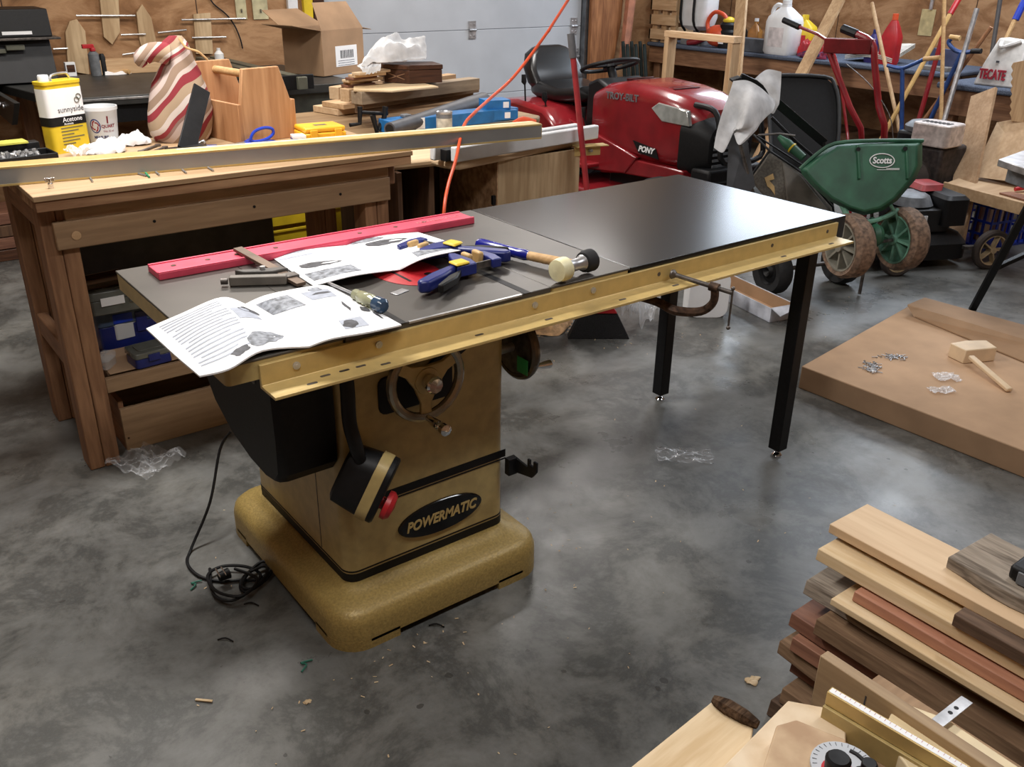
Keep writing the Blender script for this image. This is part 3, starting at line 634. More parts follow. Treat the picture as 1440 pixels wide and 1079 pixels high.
def film(c, rx, ry, h, seed, rz=0):
    "a crumpled sheet of film with the outline of a flat bag"
    def f(u, v):
        x = (u-.5)*2*rx*(1+.1*mnoise.noise(V(v*3, seed, 0))); y = (v-.5)*2*ry*(1+.15*mnoise.noise(V(u*3, seed, 5)))
        z = h*(.45+.8*mnoise.noise(V(u*3+seed, v*3, 0))+.9*(.5-abs(mnoise.noise(V(u*6, v*6, seed)))))
        return (c[0]+x*math.cos(rz)-y*math.sin(rz), c[1]+x*math.sin(rz)+y*math.cos(rz), c[2]+max(.001, z))
    return G().grid(f, 34, 26)
BZ = .97
# ---------------------------------------------------------------- workbench on the left
t = T('workbench', 'wooden workbench with a thick plywood top behind the gold saw', 'workbench', (.58, 1.65, 0))
tp = t.part('bench_top', G().box(-.068, 1.232, 1.283, 2.06, BZ-.017, BZ), PLY, .002)
t.part('lower_ply', G().box(-.064, 1.228, 1.290, 2.055, BZ-.050, BZ-.018), PLYE, .002, parent=tp)
for x, y in ((.0, 1.41), (.0, 1.86), (1.115, 1.41), (1.115, 1.86)):
    l = t.part('leg', G().box(x-.052, x-.003, y-.048, y+.048, 0, BZ-.05), BENZ, .004)
    t.part('leg_ply', G().box(x-.002, x+.048, y-.05, y+.046, 0, BZ-.05), BENZ, .004, parent=l)
    t.part('dowel_plug', G().cyl((x+.02, y-.051, .82), (x+.02, y-.048, .82), .012, n=12), PINE, parent=l)
t.part('apron', G().box(-.02, 1.16, 1.335, 1.362, .785, .872), BEN, .004, label='lower apron board with a round plug')
t.part('apron_upper', G().box(.02, 1.16, 1.345, 1.362, .872, .92), BEN, .003)
t.part('apron_back', G().box(-.05, 1.16, 1.90, 1.925, .80, .92), BEN, .003)
t.part('apron_plug', G().cyl((.04, 1.332, .826), (.04, 1.336, .826), .014, n=16), PINE)
for x in (.28, .62, .95): t.part('screw_hole', G().cyl((x, 1.333, .835), (x, 1.336, .835), .005, n=10), BLK)
for x in (-.03, 1.13): t.part('side_stretcher', G().box(x-.018, x+.018, 1.46, 1.81, .36, .44), BENY, .004)
for x in (-.03, 1.13): t.part('side_apron', G().box(x-.02, x+.02, 1.46, 1.81, .84, .92), BENY, .004)
t.part('shelf_front_rail', G().box(.05, 1.06, 1.375, 1.395, .262, .315), BEN, .003)
t.part('shelf', G().box(.05, 1.06, 1.395, 1.90, .262, .280), BEN, .002)
t.part('corner_block', G().box(1.175, 1.21, 1.38, 1.42, .83, .92), BENZ, .008)
# floor box under the bench
M = Matrix.Translation((.09, 1.43, 0)); t = T('wooden_box', 'open brown wooden box on the floor under the workbench shelf', 'box', M=M); t.local = True
t.part('front_board', G().box(0, .62, 0, .018, .0, .165), BEN, .002)
t.part('back_board', G().box(0, .62, .36, .378, .0, .19), BEN, .002)
t.part('side_board', G().box(0, .018, .018, .36, .0, .19), BENY, .002); t.part('side_board', G().box(.602, .62, .018, .36, .0, .19), BENY, .002)
t.part('bottom', G().box(.018, .602, .018, .36, .0, .012), BEN)
t.part('screw_head', G().cyl((.012, -.001, .05), (.012, .001, .05), .004, n=8), RUST)
# things on the lower shelf
SZ = .315
single('offcut_board', G().box(.07, .70, 1.42, 1.58, .281, .315), ROUGHW, 'dark flat board lying on the lower bench shelf under the parts cases', 'board', (.38, 1.5, .281), bev=.003)
single('card_sheet', G().box(.075, .42, 1.405, 1.62, .3155, .3185), CARD, 'tan card sheet on the lower shelf under the clear lidded case', 'sheet', (.2, 1.5, .316))
def case(c, sx, sy, sz, rz, body, lid, label, grp=None, name='parts_case', lk=True):
    t = T(name, label, 'case', c, rz, grp, local=True)
    t.part('body', G().prism(rr(-sx/2, sx/2, -sy/2, sy/2, .012, 3), 0, sz*.62), body, .002)
    l = t.part('lid', G().prism(rr(-sx/2-.003, sx/2+.003, -sy/2-.003, sy/2+.003, .014, 3), sz*.63, sz), lid, .003)
    t.part('raised_panel', G().prism(rr(-sx/2+.02, sx/2-.02, -sy/2+.02, sy/2-.02, .01, 3), sz, sz+.004), lid, .001, parent=l)
    if lk: t.part('latch', G().box(-.02, .02, -sy/2-.008, -sy/2-.003, sz*.4, sz*.85), body, .001)
    return t
GCL = pm('smoky_clear_plastic', (104, 106, 100), .2, 0, .15, 8, 0, .5, 0, None, 0, .9)
case(tuple(gz(208, 493, .36)-V(0, 0, .04)), .125, .10, .055, .08, BLUE, GCL, 'small square parts case with navy base and smoky lid on the lower bench shelf')
case((.085, 1.475, .32), .075, .045, .045, .9, CLEAR, CLEAR, 'small tilted clear box left of the navy parts case', lk=False)
case(tuple(gz(190, 462, .36)+V(.02, .06, -.03)), .20, .12, .10, .1, FROST, BLUEB, 'clear container with blue lid behind the smoky lidded case')
case((.27, 1.74, .281), .30, .14, .17, .02, BLUE, pm('faded_blue_lid', (62, 82, 112), .5), 'large dark blue tool case at the back of the lower bench shelf')
case((.25, 1.70, .456), .30, .19, .085, -.03, GCL, GCL, 'grey tinted storage bin stacked on the large blue case')
single('bin_label', G().box(0, .08, -.001, .0, 0, .03), WPAP, 'small white printed label on the grey stacked bin', 'label', (.13, 1.602, .49), local=True)
single('shallow_tray', hull(G(), -.09, .09, -.06, .06, 0, .02, .006), DKW, 'small shallow wooden tray sitting on the grey stacked bin', 'tray', (.16, 1.70, .5455), .1, local=True, bev=.001)
t = T('rubber_sheet_box', 'large dark grey case standing behind the workbench legs', 'case', (.62, 2.22, 0))
t.part('body', G().box(.12, 1.0, 2.10, 2.42, 0, .62), pm('dark_case', (66, 66, 60), .6), .01); t.part('lid', G().box(.11, 1.01, 2.09, 2.43, .621, .66), pm('dark_case_lid', (58, 58, 54), .6), .008)
def bin_(c, sx, sy, sz, rz, mat, label, grp):
    t = T('stacking_bin', label, 'bin', c, rz, grp, local=True)
    t.part('body', hull(G(), -sx/2, sx/2, -sy/2, sy/2, 0, sz, .004), mat, .001)
    t.part('rim', hull(G(), -sx/2-.008, sx/2+.008, -sy/2-.008, sy/2+.008, sz, sz+.012, .012, False), mat, .002)
for k, lab in enumerate(('bottom', 'middle', 'top')):
    bin_((1.25, 2.58, .0+.20*k+.02), .22, .2, .17, 0, YEL, 'yellow stacking bin seen under the bench apron, %s one of the stack' % lab, 'yellow bins under the bench')
bin_((1.42, 2.30, .40), .15, .18, .14, 0, YEL, 'yellow stacking bin in the dark gap by the right bench leg', 'yellow bins under the bench')
single('storage_crate', G().box(1.33, 1.51, 2.2, 2.42, 0, .399), BROWNW, 'dark wooden crate on the floor under a yellow bin', 'crate', (1.42, 2.3, 0), bev=.003)
# ---------------------------------------------------------------- things on the workbench
# long fence rail
a0, a1 = V(-.30, 1.50, BZ+.001), V(1.79, 1.215, BZ+.001)
M = frame(a0, a1); L_ = (a1-a0).length
t = T('rail_tube', 'long square steel rail tube with yellow top lying across workbench and cabinet', 'rail', M=M); t.local = True
t.part('tube', G().box(0, L_, 0, .075, 0, .058), pm('rail_face', (150, 151, 150), .3, .35, .06, 4), .002)
t.part('painted_top', G().box(-.0005, L_+.0005, -.0008, .0758, .050, .0592), GOLDL, .003)
t.part('painted_bottom_edge', G().box(0, L_, -.0012, .01, .0, .006), GOLDL)
t.part('end_cap', G().box(L_, L_+.004, .002, .073, .003, .055), GOLDL, .002)
t.part('measuring_tape', G().box(.72, L_-.02, .045, .068, .0592, .0598), pm('pale_tape', (226, 214, 160), .5))
for x, h in ((.42, 0), (1.5, 0)): pass
# allen keys and bolts strewn in front of the rail
for k, (p, q, nm, m_) in enumerate((((112, 250), (104, 240), 0, STEEL), ((130, 255), (124, 246), 0, STEEL), ((206, 247), (190, 243), 0, STEEL), ((224, 246), (217, 240), 0, STEEL), ((262, 243), (254, 237), 0, STEEL), ((300, 240), (290, 234), 0, STEEL))):
    A, B_ = gz(p[0], p[1], BZ+.004), gz(q[0], q[1], BZ+.004)
    lab = ('hex key nearest the left end of the bench front edge', 'hex key second from the left on the bench front edge', 'hex key lying left of the green key on the bench edge', 'hex key just right of the green key on the bench edge', 'hex key second from the right on the bench front edge', 'hex key farthest right on the bench front edge')[k]
    single('hex_key', G().tube([A, B_, B_+V(.012, .006, 0)], .0032, 6), m_, 'small steel '+lab, 'hex key', tuple(A), group='hex keys along the bench edge')
A = gz(210, 249, BZ+.004); single('hex_key', G().tube([A, gz(203, 241, BZ+.004), gz(203, 241, BZ+.004)+V(.012, .006, 0)], .0032, 6), pm('green_key', (30, 150, 100), .4), 'small green hex key on the bench front edge', 'hex key', tuple(A), group='hex keys along the bench edge')
A = gz(72, 265, BZ); single('wing_bolt', G().cyl(A, A+V(0, 0, .016), .008).cyl(A+V(0, 0, .012), A+V(0, 0, .03), .004).box(A.x-.014, A.x+.014, A.y-.002, A.y+.002, A.z+.02, A.z+.032), CHROME, 'bright chrome wing bolt standing at the left bench corner', 'bolt', tuple(A), bev=.001)
# acetone can
M, w_ = F2((83, 219), (128, 203), BZ)
A = gz(80, 218, BZ); M = Matrix.Translation(A) @ Matrix.Rotation(math.radians(24), 4, 'Z'); w_ = .15; dp = .065; hh = .24
t = T('solvent_can', 'yellow and white rectangular acetone can standing on the workbench', 'can', M=M); t.local = True
t.part('body', G().prism(rr(0, w_, 0, dp, .016, 4), 0, hh), YEL)
bnd = lambda z0, z1, e: G().loft([[(a, b, z0) for a, b in rr(-e, w_+e, -e, dp+e, .016, 4)], [(a, b, z1) for a, b in rr(-e, w_+e, -e, dp+e, .016, 4)]])
lb = t.part('white_label', bnd(.125, .220, .0007), WPAP); t.part('black_band', bnd(.094, .125, .0009), BLK)
t.part('top_rim', bnd(hh-.006, hh+.004, .002), YEL); t.part('top', G().prism(rr(.006, w_-.006, .006, dp-.006, .014, 4), hh, hh+.002), STEEL)
def tx(s, size, x, z, y=-.0012, **k): return G().text(s, size, Matrix.Translation((x, y, z)) @ FX, .0003, **k)
t.part('lettering', tx('sunnyside', .027, .088, .147), INKD, parent=lb)
t.part('logo_ring', G().tube([(.118+.009*math.cos(a*PI/8), -.0015, .176+.009*math.sin(a*PI/8)) for a in range(16)], .0016, 6, True).tube([(.127+.009*math.cos(a*PI/8), -.0015, .187+.009*math.sin(a*PI/8)) for a in range(16)], .0016, 6, True), OLIVE, parent=lb)
t.part('lettering', tx('Acetone', .023, .088, .113), WPAP); t.part('lettering', tx('Acetona', .011, .07, .099), WPAP)
g = G()
for k in range(6): g.box(.035, .035+.09-.02*(k % 3), -.0010, -.0006, .084-.011*k, .087-.011*k)
t.part('small_print', g, OLIVE)
t.part('screw_cap', G().lathe([(.018, 0), (.018, .020), (.016, .023), (0, .023)], 18, (.028, .035, hh+.002)), WHT)
t.part('carry_handle', G().tube([(.045, .02, hh+.002), (.055, .025, hh+.022), (.12, .035, hh+.024), (.135, .04, hh+.003)], .004, 8, sm=5), STEEL)
# measuring bucket
c0 = gz(148, 203, BZ); t = T('measuring_bucket', 'translucent one quart measuring bucket with red print beside the acetone can', 'bucket', tuple(c0), local=True)
rb = .048
t.part('body', G().lathe([(.0, .0), (rb, .0), (.060, .125), (.0625, .128), (.0625, .14), (.059, .14), (.057, .125), (rb-.003, .004), (0, .004)], 28), FROST)
a0_ = math.atan2(CAM.y-c0.y, CAM.x-c0.x); rz_ = a0_+PI/2
RM = Matrix.Rotation(rz_, 4, 'Z')
PRNT = pm('red_print', (170, 30, 50), .5)
def curved(g, r0):
    for i, p in enumerate(g.v):
        a = p.x/r0; R_ = (r0-.012+p.z*.096)+abs(p.y)*0+.0006; g.v[i] = V(R_*math.sin(a), -R_*math.cos(a), p.z)
    g.v = [RM @ p for p in g.v]; return g
t.part('ring_emblem', curved(G().tube([(-.026+.019*math.cos(a*PI/10), 0, .075+.024*math.sin(a*PI/10)) for a in range(20)], .0022, 6, True), .06), BLUE)
g = G()
for k in range(4):
    a = k*PI/2; g.tube([(-.026+.015*math.cos(a+q*.5)*(1-.12*q), 0, .075+.019*math.sin(a+q*.5)*(1-.12*q)) for q in range(4)], .0028, 6)
t.part('emblem_stroke', curved(g, .06), PRNT)
t.part('lettering', curved(G().text('1', .034, Matrix.Translation((.022, 0, .095)) @ FX, .0003, .0012), .06), PRNT)
t.part('lettering', curved(G().text('QUART', .016, Matrix.Translation((.024, 0, .073)) @ FX, .0003, .0005), .06), PRNT)
t.part('lettering', curved(G().text('946.35 ml', .011, Matrix.Translation((.024, 0, .055)) @ FX, .0003), .06), PRNT)
t.part('lettering', curved(G().text('MEASURE', .014, Matrix.Translation((-.01, 0, .034)) @ FX, .0003, .0005), .06), BLUE)
# gloves, rags, small tools
c0 = gz(152, 215, BZ); single('work_glove', crumple((0, 0, 0), .075, .045, .05, 3), RAG, 'crumpled white cloth glove lying in front of the measuring bucket', 'glove', tuple(c0), .4, local=True)
c0 = gz(190, 204, BZ); single('work_glove', crumple((0, 0, 0), .06, .035, .05, 9), RAG, 'folded white cloth glove right of the measuring bucket', 'glove', tuple(c0), -.2, local=True)
c0 = gz(118, 218, BZ); single('plastic_bag', film((0, 0, 0), .055, .03, .03, 4), BAGM, 'small clear plastic bag at the foot of the acetone can', 'bag', tuple(c0), .3, local=True)
M, w_ = F2((0, 236), (84, 226), BZ)
t = T('socket_case', 'open black socket set case at the left end of the workbench', 'case', M=M); t.local = True
t.part('tray', hull(G(), -.16, w_, 0, .12, 0, .028, .006), BLK, .003)
s0 = G().cyl((0, 0, 0), (0, 0, .02), .007, n=10)
so = t.part('socket', s0, STEEL)
k_ = 0
for iy in range(4):
    for ix in range(13):
        if k_: 
            c = so.copy(); COL.objects.link(c); c.parent = t.o
        else: c = so
        c.location = (-.13+.022*ix+.006*(iy % 2), .025+.022*iy, .014); c.rotation_euler = (random.uniform(-.5, .5), random.uniform(-.6, .6), 0); k_ += 1
t.part('lid', G().box(-.16, w_-.02, .122, .17, .0, .05), BLK, .003)
single('yellow_booklet', G().box(-.10, .13, .0, .07, 0, .006), pm('yellow_green_card', (196, 190, 70), .5), 'yellow booklet lying on the lid of the socket case', 'booklet', M=M @ Matrix.Translation((.0, .105, .051)), local=True)
for k, (p, q, lab) in enumerate((((198, 213), (222, 204), 'topmost of the three'), ((206, 217), (232, 207), 'middle of the three'), ((214, 219), (243, 210), 'lowest of the three'))):
    A, B_ = gz(p[0], p[1], BZ+.005+.004*k), gz(q[0], q[1], BZ+.005+.004*k); d_ = (B_-A).normalized()
    g = G().beam(A, B_, .012, .005); 
    for P_ in (A, B_): g.lathe([(.006, -.003), (.011, -.003), (.011, .003), (.006, .003)], 14, P_)
    single('spanner', g, DSTEEL, 'grey combination spanner beside the white glove, '+lab, 'spanner', tuple(A), group='spanners on the workbench')
# striped sack
c0 = gz(259, 197, BZ); bz = zt(c0, 266, 50); H_ = bz-BZ
def stripes():
    m, nt, b = base('striped_fabric', .85, 0, .2)
    tc = nt.nodes.new('ShaderNodeTexCoord'); mp = nt.nodes.new('ShaderNodeMapping'); mp.inputs['Rotation'].default_value = (0, 0.75, .3)
    nt.links.new(tc.outputs['Object'], mp.inputs[0]); w = node(nt, 'ShaderNodeTexNoise', Scale=5.0, Detail=1.0); nt.links.new(tc.outputs['Object'], w.inputs['Vector'])
    sx = nt.nodes.new('ShaderNodeSeparateXYZ'); nt.links.new(mp.outputs[0], sx.inputs[0])
    m1 = node(nt, 'ShaderNodeMath', operation='MULTIPLY_ADD'); m1.inputs[1].default_value = .09; nt.links.new(w.outputs['Fac'], m1.inputs[0]); nt.links.new(sx.outputs[2], m1.inputs[2])
    m2 = node(nt, 'ShaderNodeMath', operation='MULTIPLY'); m2.inputs[1].default_value = 7.2; nt.links.new(m1.outputs[0], m2.inputs[0])
    m3 = node(nt, 'ShaderNodeMath', operation='FRACT'); nt.links.new(m2.outputs[0], m3.inputs[0])
    r = nt.nodes.new('ShaderNodeValToRGB'); r.color_ramp.interpolation = 'CONSTANT'; e = r.color_ramp.elements
    st = [(0, (176, 150, 122)), (.2, (150, 52, 60)), (.36, (196, 178, 168)), (.44, (150, 124, 104)), (.62, (196, 176, 168)), (.74, (150, 120, 110)), (.8, (158, 60, 66)), (.88, (212, 198, 190))]
    while len(e) < len(st): e.new(.5)
    for k, (p, c) in enumerate(st): e[k].position = p; e[k].color = lin(c)
    nt.links.new(m3.outputs[0], r.inputs[0]); nt.links.new(r.outputs[0], b.inputs['Base Color']); return m
prf = [(0, .105, 0), (.06, .122, 0), (.16, .13, .0), (.30, .128, .0), (.45, .118, .004), (.56, .10, .012), (.66, .078, .02), (.75, .062, .024), (.84, .055, .02), (.93, .05, .012), (1.0, .022, .02)]
rings = []
for f, r, dx in prf:
    ring_ = []
    for k in range(30):
        a = 2*PI*k/30; w = 1+.16*mnoise.noise(V(math.cos(a)*1.4, math.sin(a)*1.4, f*4))+(.16 if f > .6 else .03)*math.sin(5*a+f*6)
        ring_.append((dx+r*1.0*w*math.cos(a), r*.62*w*math.sin(a), H_*f))
    rings.append([(x*.92, y, z) for x, y, z in ring_])
t = T('striped_sack', 'striped red and beige cloth sack with a pinched neck on the workbench', 'sack', tuple(c0), -.3, local=True)
SM = stripes(); t.part('body', G().loft(rings), SM)
t.part('folded_flap', G().tube([(-.02, -.02, H_*.84), (-.07, -.035, H_*.86), (-.11, -.04, H_*.80), (-.10, -.04, H_*.74)], [.04, .034, .03, .012], 12, sm=4), SM)
t.part('drawstring', G().tube([(.03, -.03, H_*.98), (.05, -.05, H_*.9), (.09, -.05, H_*.86), (.12, -.04, H_*.78)], .004, 6, sm=4), HANDLE)
# black dust nozzle leaning on the sack and clamp behind the rail
A, B_ = gz(262, 212, BZ+.02), gz(284, 128, BZ+.02); up_ = gy(284, 124, c0.y-.12)
t = T('saw_guard', 'flat black plastic blade leaning against the striped sack', 'blade', tuple(A))
t.part('plate', G().beam(A+V(0, 0, .0), up_, .065, .008, (0, -1, .2)), BLK, .002); t.part('foot', G().beam(A+V(-.07, -.01, .0), A+V(.06, -.0, .0), .05, .03), BLK, .004)
A, B_ = gz(270, 207, BZ+.02), gz(302, 206, BZ+.02)
t = T('pliers', 'grey and black locking pliers lying behind the long rail', 'pliers', tuple(A))
t.part('jaw', G().beam(A, A.lerp(B_, .6)+V(0, 0, .02), .02, .014), STEEL, .003); t.part('handle', G().beam(A.lerp(B_, .4), B_+V(.01, 0, .0), .014, .012), BLUE, .004); t.part('pivot', G().cyl(A.lerp(B_, .45)+V(0, -.012, .01), A.lerp(B_, .45)+V(0, .012, .01), .012), DSTEEL)
# wooden tool tote
A = gz(344, 203, BZ); B_ = A+V(.235, .035, 0); M = Matrix(((.95, -.31, 0, A.x), (.31, .95, 0, A.y), (0, 0, 1, A.z), (0, 0, 0, 1))); M = Matrix.Translation(A) @ Matrix.Rotation(math.radians(10), 4, 'Z'); w_ = .225; Lt = .36; hh = .27
t = T('tool_tote', 'open maple tool tote with a dowel handle on the workbench', 'tool tote', M=M); t.local = True
endp = [(0, 0), (w_, 0), (w_, .135), (w_*.80, hh), (w_*.10, hh), (0, .135)]
SH = Matrix.Shear('XY', 4, (0, 0))
t.part('end_panel', G().prism(endp, 0, .018, 'xz'), TOTE, .003)
t.part('end_panel', G().prism(endp, Lt-.018, Lt, 'xz'), TOTE, .003)
t.part('side_board', G().box(-.012, .002, .0, Lt, 0, .145), TOTE, .002); t.part('side_board', G().box(w_-.002, w_+.016, .0, Lt, 0, .145), TOTE, .002)
t.part('tote_bottom', G().box(0, w_, .018, Lt-.018, .004, .016), TOTE)
t.part('dowel_handle', G().cyl((w_*.5, .010, .235), (w_*.5, Lt-.01, .235), .015), HANDLE)
# blue scissors
c0 = gz(350, 196, BZ+.02)
A, B_ = gz(312, 208, BZ+.008), gz(345, 200, BZ+.012)
t = T('scissors', 'large blue handled scissors lying in front of the wooden tote', 'scissors', tuple(c0))
t.part('blade', G().beam(A, B_, .016, .003), STEEL, .0005); t.part('blade', G().beam(A+V(.006, .02, .004), B_, .014, .003), STEEL, .0005)
YS = gz(352, 205, BZ).y
def loop(pts, r=.006): return G().tube([gy(a, b, YS+h*.1) for a, b, h in pts], r, 8, True, 5)
t.part('handle_loop', loop([(353, 197, 0), (357, 186, 0), (370, 180, 0), (382, 181, 0), (384, 188, 0), (376, 195, 0), (362, 199, 0)]), BLUEB)
t.part('handle_loop', G().tube([gy(a, b, YS) for a, b in ((345, 203), (358, 201), (375, 198), (388, 200), (391, 203))], [.007, .007, .006, .006, .006], 8, sm=4), BLUEB)
t.part('shank', G().tube([B_, gz(354, 195, BZ+.014)], .006, 8), BLUEB)
# yellow drill case + cards
M, w_ = F2((430, 200), (486, 195), BZ)
t = T('drill_bit_case', 'bright yellow drill bit case lying on the workbench beside the tote', 'case', M=M); t.local = True
t.part('body', G().box(0, .17, 0, .13, 0, .03), YELO, .006); t.part('lid', G().box(.002, .168, .002, .128, .031, .05), YELO, .006)
t.part('hinge_rib', G().box(.02, .05, -.006, .0, .008, .042), YELO, .002); t.part('hinge_rib', G().box(.12, .15, -.006, 0, .008, .042), YELO, .002); t.part('label', G().box(.06, .11, .05, .075, .05, .0508), OLIVE)
M, w_ = F2((422, 202), (440, 201), BZ)
for k in range(3): single('card_pack', G().box(0, .05, 0, .06, .0, .009), (WPAP, BLUEB, WPAP)[k], ('white card at the bottom', 'blue card in the middle', 'white card on top')[k]+' of the little pile left of the yellow case', 'card', M=M @ Matrix.Translation((-.025, .0, .0092*k+.0004)), group='cards beside the drill case', local=True)
# ---------------------------------------------------------------- router cabinet right of the bench
t = T('router_cabinet', 'wooden router cabinet with bullnose top behind the saw', 'cabinet', (1.9, 1.8, 0))
RZ = .885
q0, q1 = gz(645, 228, RZ), gz(822, 193, RZ)
t.part('top', G().prism([(q0.x-.02, q0.y+.03), (q0.x+.01, q0.y), (q1.x, q1.y), (q1.x+.02, q1.y+.55), (1.26, 2.05), (1.26, q0.y+.14), (q0.x-.04, q0.y+.12)], RZ-.035, RZ), MAPLE, .012)
t.part('side_panel', G().box(1.75, 2.21, 1.45, 1.47, .14, RZ-.036), BIRCH, .002, label='pale birch plywood panel')
t.part('panel_edge', G().box(1.745, 1.7495, 1.45, 1.90, .14, RZ-.036), PLYE)
t.part('left_panel', G().box(1.27, 1.29, 1.47, 1.98, .14, RZ-.036), BROWNW); t.part('back_panel', G().box(1.29, 2.2, 1.96, 1.98, .14, RZ-.036), BROWNW)
t.part('right_panel', G().box(2.2, 2.22, 1.471, 1.98, .14, RZ-.036), BIRCH); t.part('divider', G().box(1.44, 1.46, 1.5, 1.96, .14, RZ-.036), BROWNW)
t.part('lower_shelf', G().box(1.29, 1.74, 1.5, 1.96, .3, .32), BROWNW)
for x in (1.31, 2.17):
    for y in (1.52, 1.92): t.part('foot', G().box(x-.03, x+.03, y-.03, y+.03, 0, .139), BLK, .004)
t.part('hinge', G().box(1.728, 1.744, 1.455, 1.47, .66, .70).box(1.728, 1.744, 1.455, 1.47, .54, .58), BLK, .002)
t = T('slide_track', 'white plastic slide track along the front of the router cabinet', 'track', tuple(gz(676, 228, RZ)))
A, B_ = gz(637, 229, RZ+.0), gz(838, 195, RZ+.0)
o_ = V(0, .075, 0)
t.part('front_bar', G().beam(A+V(0, 0, .032), B_+V(0, 0, .032), .032, .06), WHT, .006)
t.part('rear_bar', G().beam(A+o_+V(-.05, 0, .032), B_+o_+V(-.05, 0, .032), .032, .06), WHT, .006)
t.part('channel', G().beam(A+o_*.5+V(-.02, 0, .025), B_+o_*.5+V(-.04, 0, .025), .038, .045), BLK, .002)
A = gz(826, 205, RZ-.02)
t = T('rail_stub', 'short gold angle rail end sticking out of the router cabinet', 'rail', tuple(A))
B_ = gz(852, 203, RZ-.02); t.part('flange', G().beam(A+V(-.06, .02, 0), B_, .06, .004), GOLDL, .0005); t.part('web', G().beam(A+V(-.06, .02, -.022), A.lerp(B_, .7)+V(0, 0, -.022), .006, .045), GOLDL, .0005); t.part('bolt_head', G().cyl(A+V(.01, -.005, -.02), A+V(.01, -.02, -.02), .008, n=6), STEEL)
# broom leaning on it
bb = gz(842, 474, 0); bt = bb+V(.0, .12, .0)
A = V(bb.x, bb.y+.04, .14); P1 = gx(803, 48, 2.22)
P1 = gy(803, 50, 1.45)
t = T('broom', 'red broom with black bristles leaning with its pole beside the router cabinet', 'broom', tuple(bb))
e0, e1 = gz(798, 474, 0), gz(884, 474, 0); m_ = e0.lerp(e1, .5)
s0, s1 = V(e0.lerp(e1, .18)), V(e0.lerp(e1, .78)); s0.z = s1.z = .125
nrm = (e1-e0).normalized().cross(V(0, 0, 1))*.028
t.part('bristles', G().loft([[e0+nrm, e1+nrm, e1-nrm, e0-nrm], [s0+nrm*.6, s1+nrm*.6, s1-nrm*.6, s0-nrm*.6]]), pm('black_bristles', (28, 28, 30), .85, 0, .3, 200, 1), .003)
u_ = V(0, 0, .05)
t.part('head', G().loft([[s0+nrm*.8, s1+nrm*.8, s1-nrm*.8, s0-nrm*.8], [s0.lerp(s1, .2)+nrm*.5+u_, s0.lerp(s1, .8)+nrm*.5+u_, s0.lerp(s1, .8)-nrm*.5+u_, s0.lerp(s1, .2)-nrm*.5+u_]]), REDP, .004)
pb = s0.lerp(s1, .5)+u_*.6
t.part('pole', G().tube([pb, P1], .013, 12), pm('red_pole', (158, 36, 42), .4)); 
dd = (P1-pb).normalized(); t.part('grip', G().tube([P1-dd*.09, P1+dd*.008], .0165, 12), pm('grey_grip', (88, 88, 92), .6))
# orange cord hanging from the ceiling
P = [gy(812, -20, 1.75), gy(797, 3, 1.72), gy(770, 45, 1.66), gy(725, 105, 1.6), gy(690, 138, 1.5), gy(668, 158, 1.40), gy(652, 178, 1.33)]
P += [gy(641, 225, 1.17), gy(630, 262, 1.12), gy(624, 303, 1.06)]
P = [P[1]+(P[1]-P[2]).normalized()*1.9]+P[1:]+[V(P[-1].x-.02, P[-1].y, .5), V(P[-1].x-.03, P[-1].y+.02, .008), V(P[-1].x+.3, P[-1].y+.2, .008)]
single('extension_cord', G().tube(P, .0065, 10, sm=8), ORG, 'orange extension cord hanging from the ceiling down behind the saw', 'cord', tuple(P[-2]))
# ---------------------------------------------------------------- table behind the bench with the lumber
t = T('outfeed_table', 'brown wooden table with rounded corners carrying the lumber pile', 'table', (2.1, 2.7, 0))
OZ = .87
q = [gz(452, 170, OZ), gz(470, 163, OZ), gz(560, 150, OZ), gz(700, 130, OZ), gz(745, 170, OZ), gz(640, 190, OZ), gz(520, 205, OZ), gz(462, 180, OZ)]
q[4].z = OZ
ff_ = [(p.x, max(p.y, 2.12)) for p in q]
t.part('table_top', G().prism([(1.42, 2.95), (1.36, 2.85), (1.36, 2.25), (1.42, 2.14), (2.52, 2.14), (2.58, 2.2), (2.58, 2.95)], OZ-.035, OZ), wood('worn_table_top', (138, 108, 74), (168, 136, 98), .6, 0), .01)
for x in (1.62, 2.5):
    for y in (2.25, 2.85): t.part('leg', G().box(x-.03, x+.03, y-.03, y+.03, 0, OZ-.036), BENZ, .003)
def pil(a, b, z, w, h, mat, label, grp='boards in the pile behind the workbench', name='lumber_board', dx=0, **k):
    A, B_ = gz(a[0], a[1], z), gz(b[0], b[1], z); return board(name, A, B_, w, h, mat, label, 'board', grp, **k)
pil((458, 160), (640, 134), .872, .20, .032, MAPLE, 'wide pale board at the bottom of the pile behind the workbench')
pil((468, 152), (650, 127), .906, .17, .026, PINE, 'pale board second from the bottom of the pile behind the workbench')
pil((505, 160), (660, 136), .934, .06, .026, ROUGHW, 'brownish board at the front of the pile behind the workbench')
pil((505, 153), (668, 129), .962, .06, .026, wood('brown_board', (120, 96, 70), (150, 122, 92), 1, 0), 'darker board above the front one in the pile behind the workbench')
board('lumber_board', gz(484, 139, .962)+V(.03, .03, 0), gz(640, 120, .962), .07, .026, BIRCH, 'board behind the clamp under the square billets', 'board', 'boards in the pile behind the workbench')
for k, (a, b, lab) in enumerate((((474, 141), (600, 118), 'leftmost'), ((489, 144), (640, 120), 'second from left'), ((506, 148), (672, 126), 'rightmost'))):
    board('timber_billet', gz(a[0], a[1], .99)+V(0, .03, 0), gz(b[0], b[1], .99)+V(0, .03, 0), .058 if k < 2 else .075, .058, (MAPLE, PINE, wood('billet_pale', (150, 128, 102), (178, 154, 124), 1, 0))[k], 'square timber billet on the pile behind the workbench, its end %s' % lab, 'billet', 'square billets on the lumber pile')
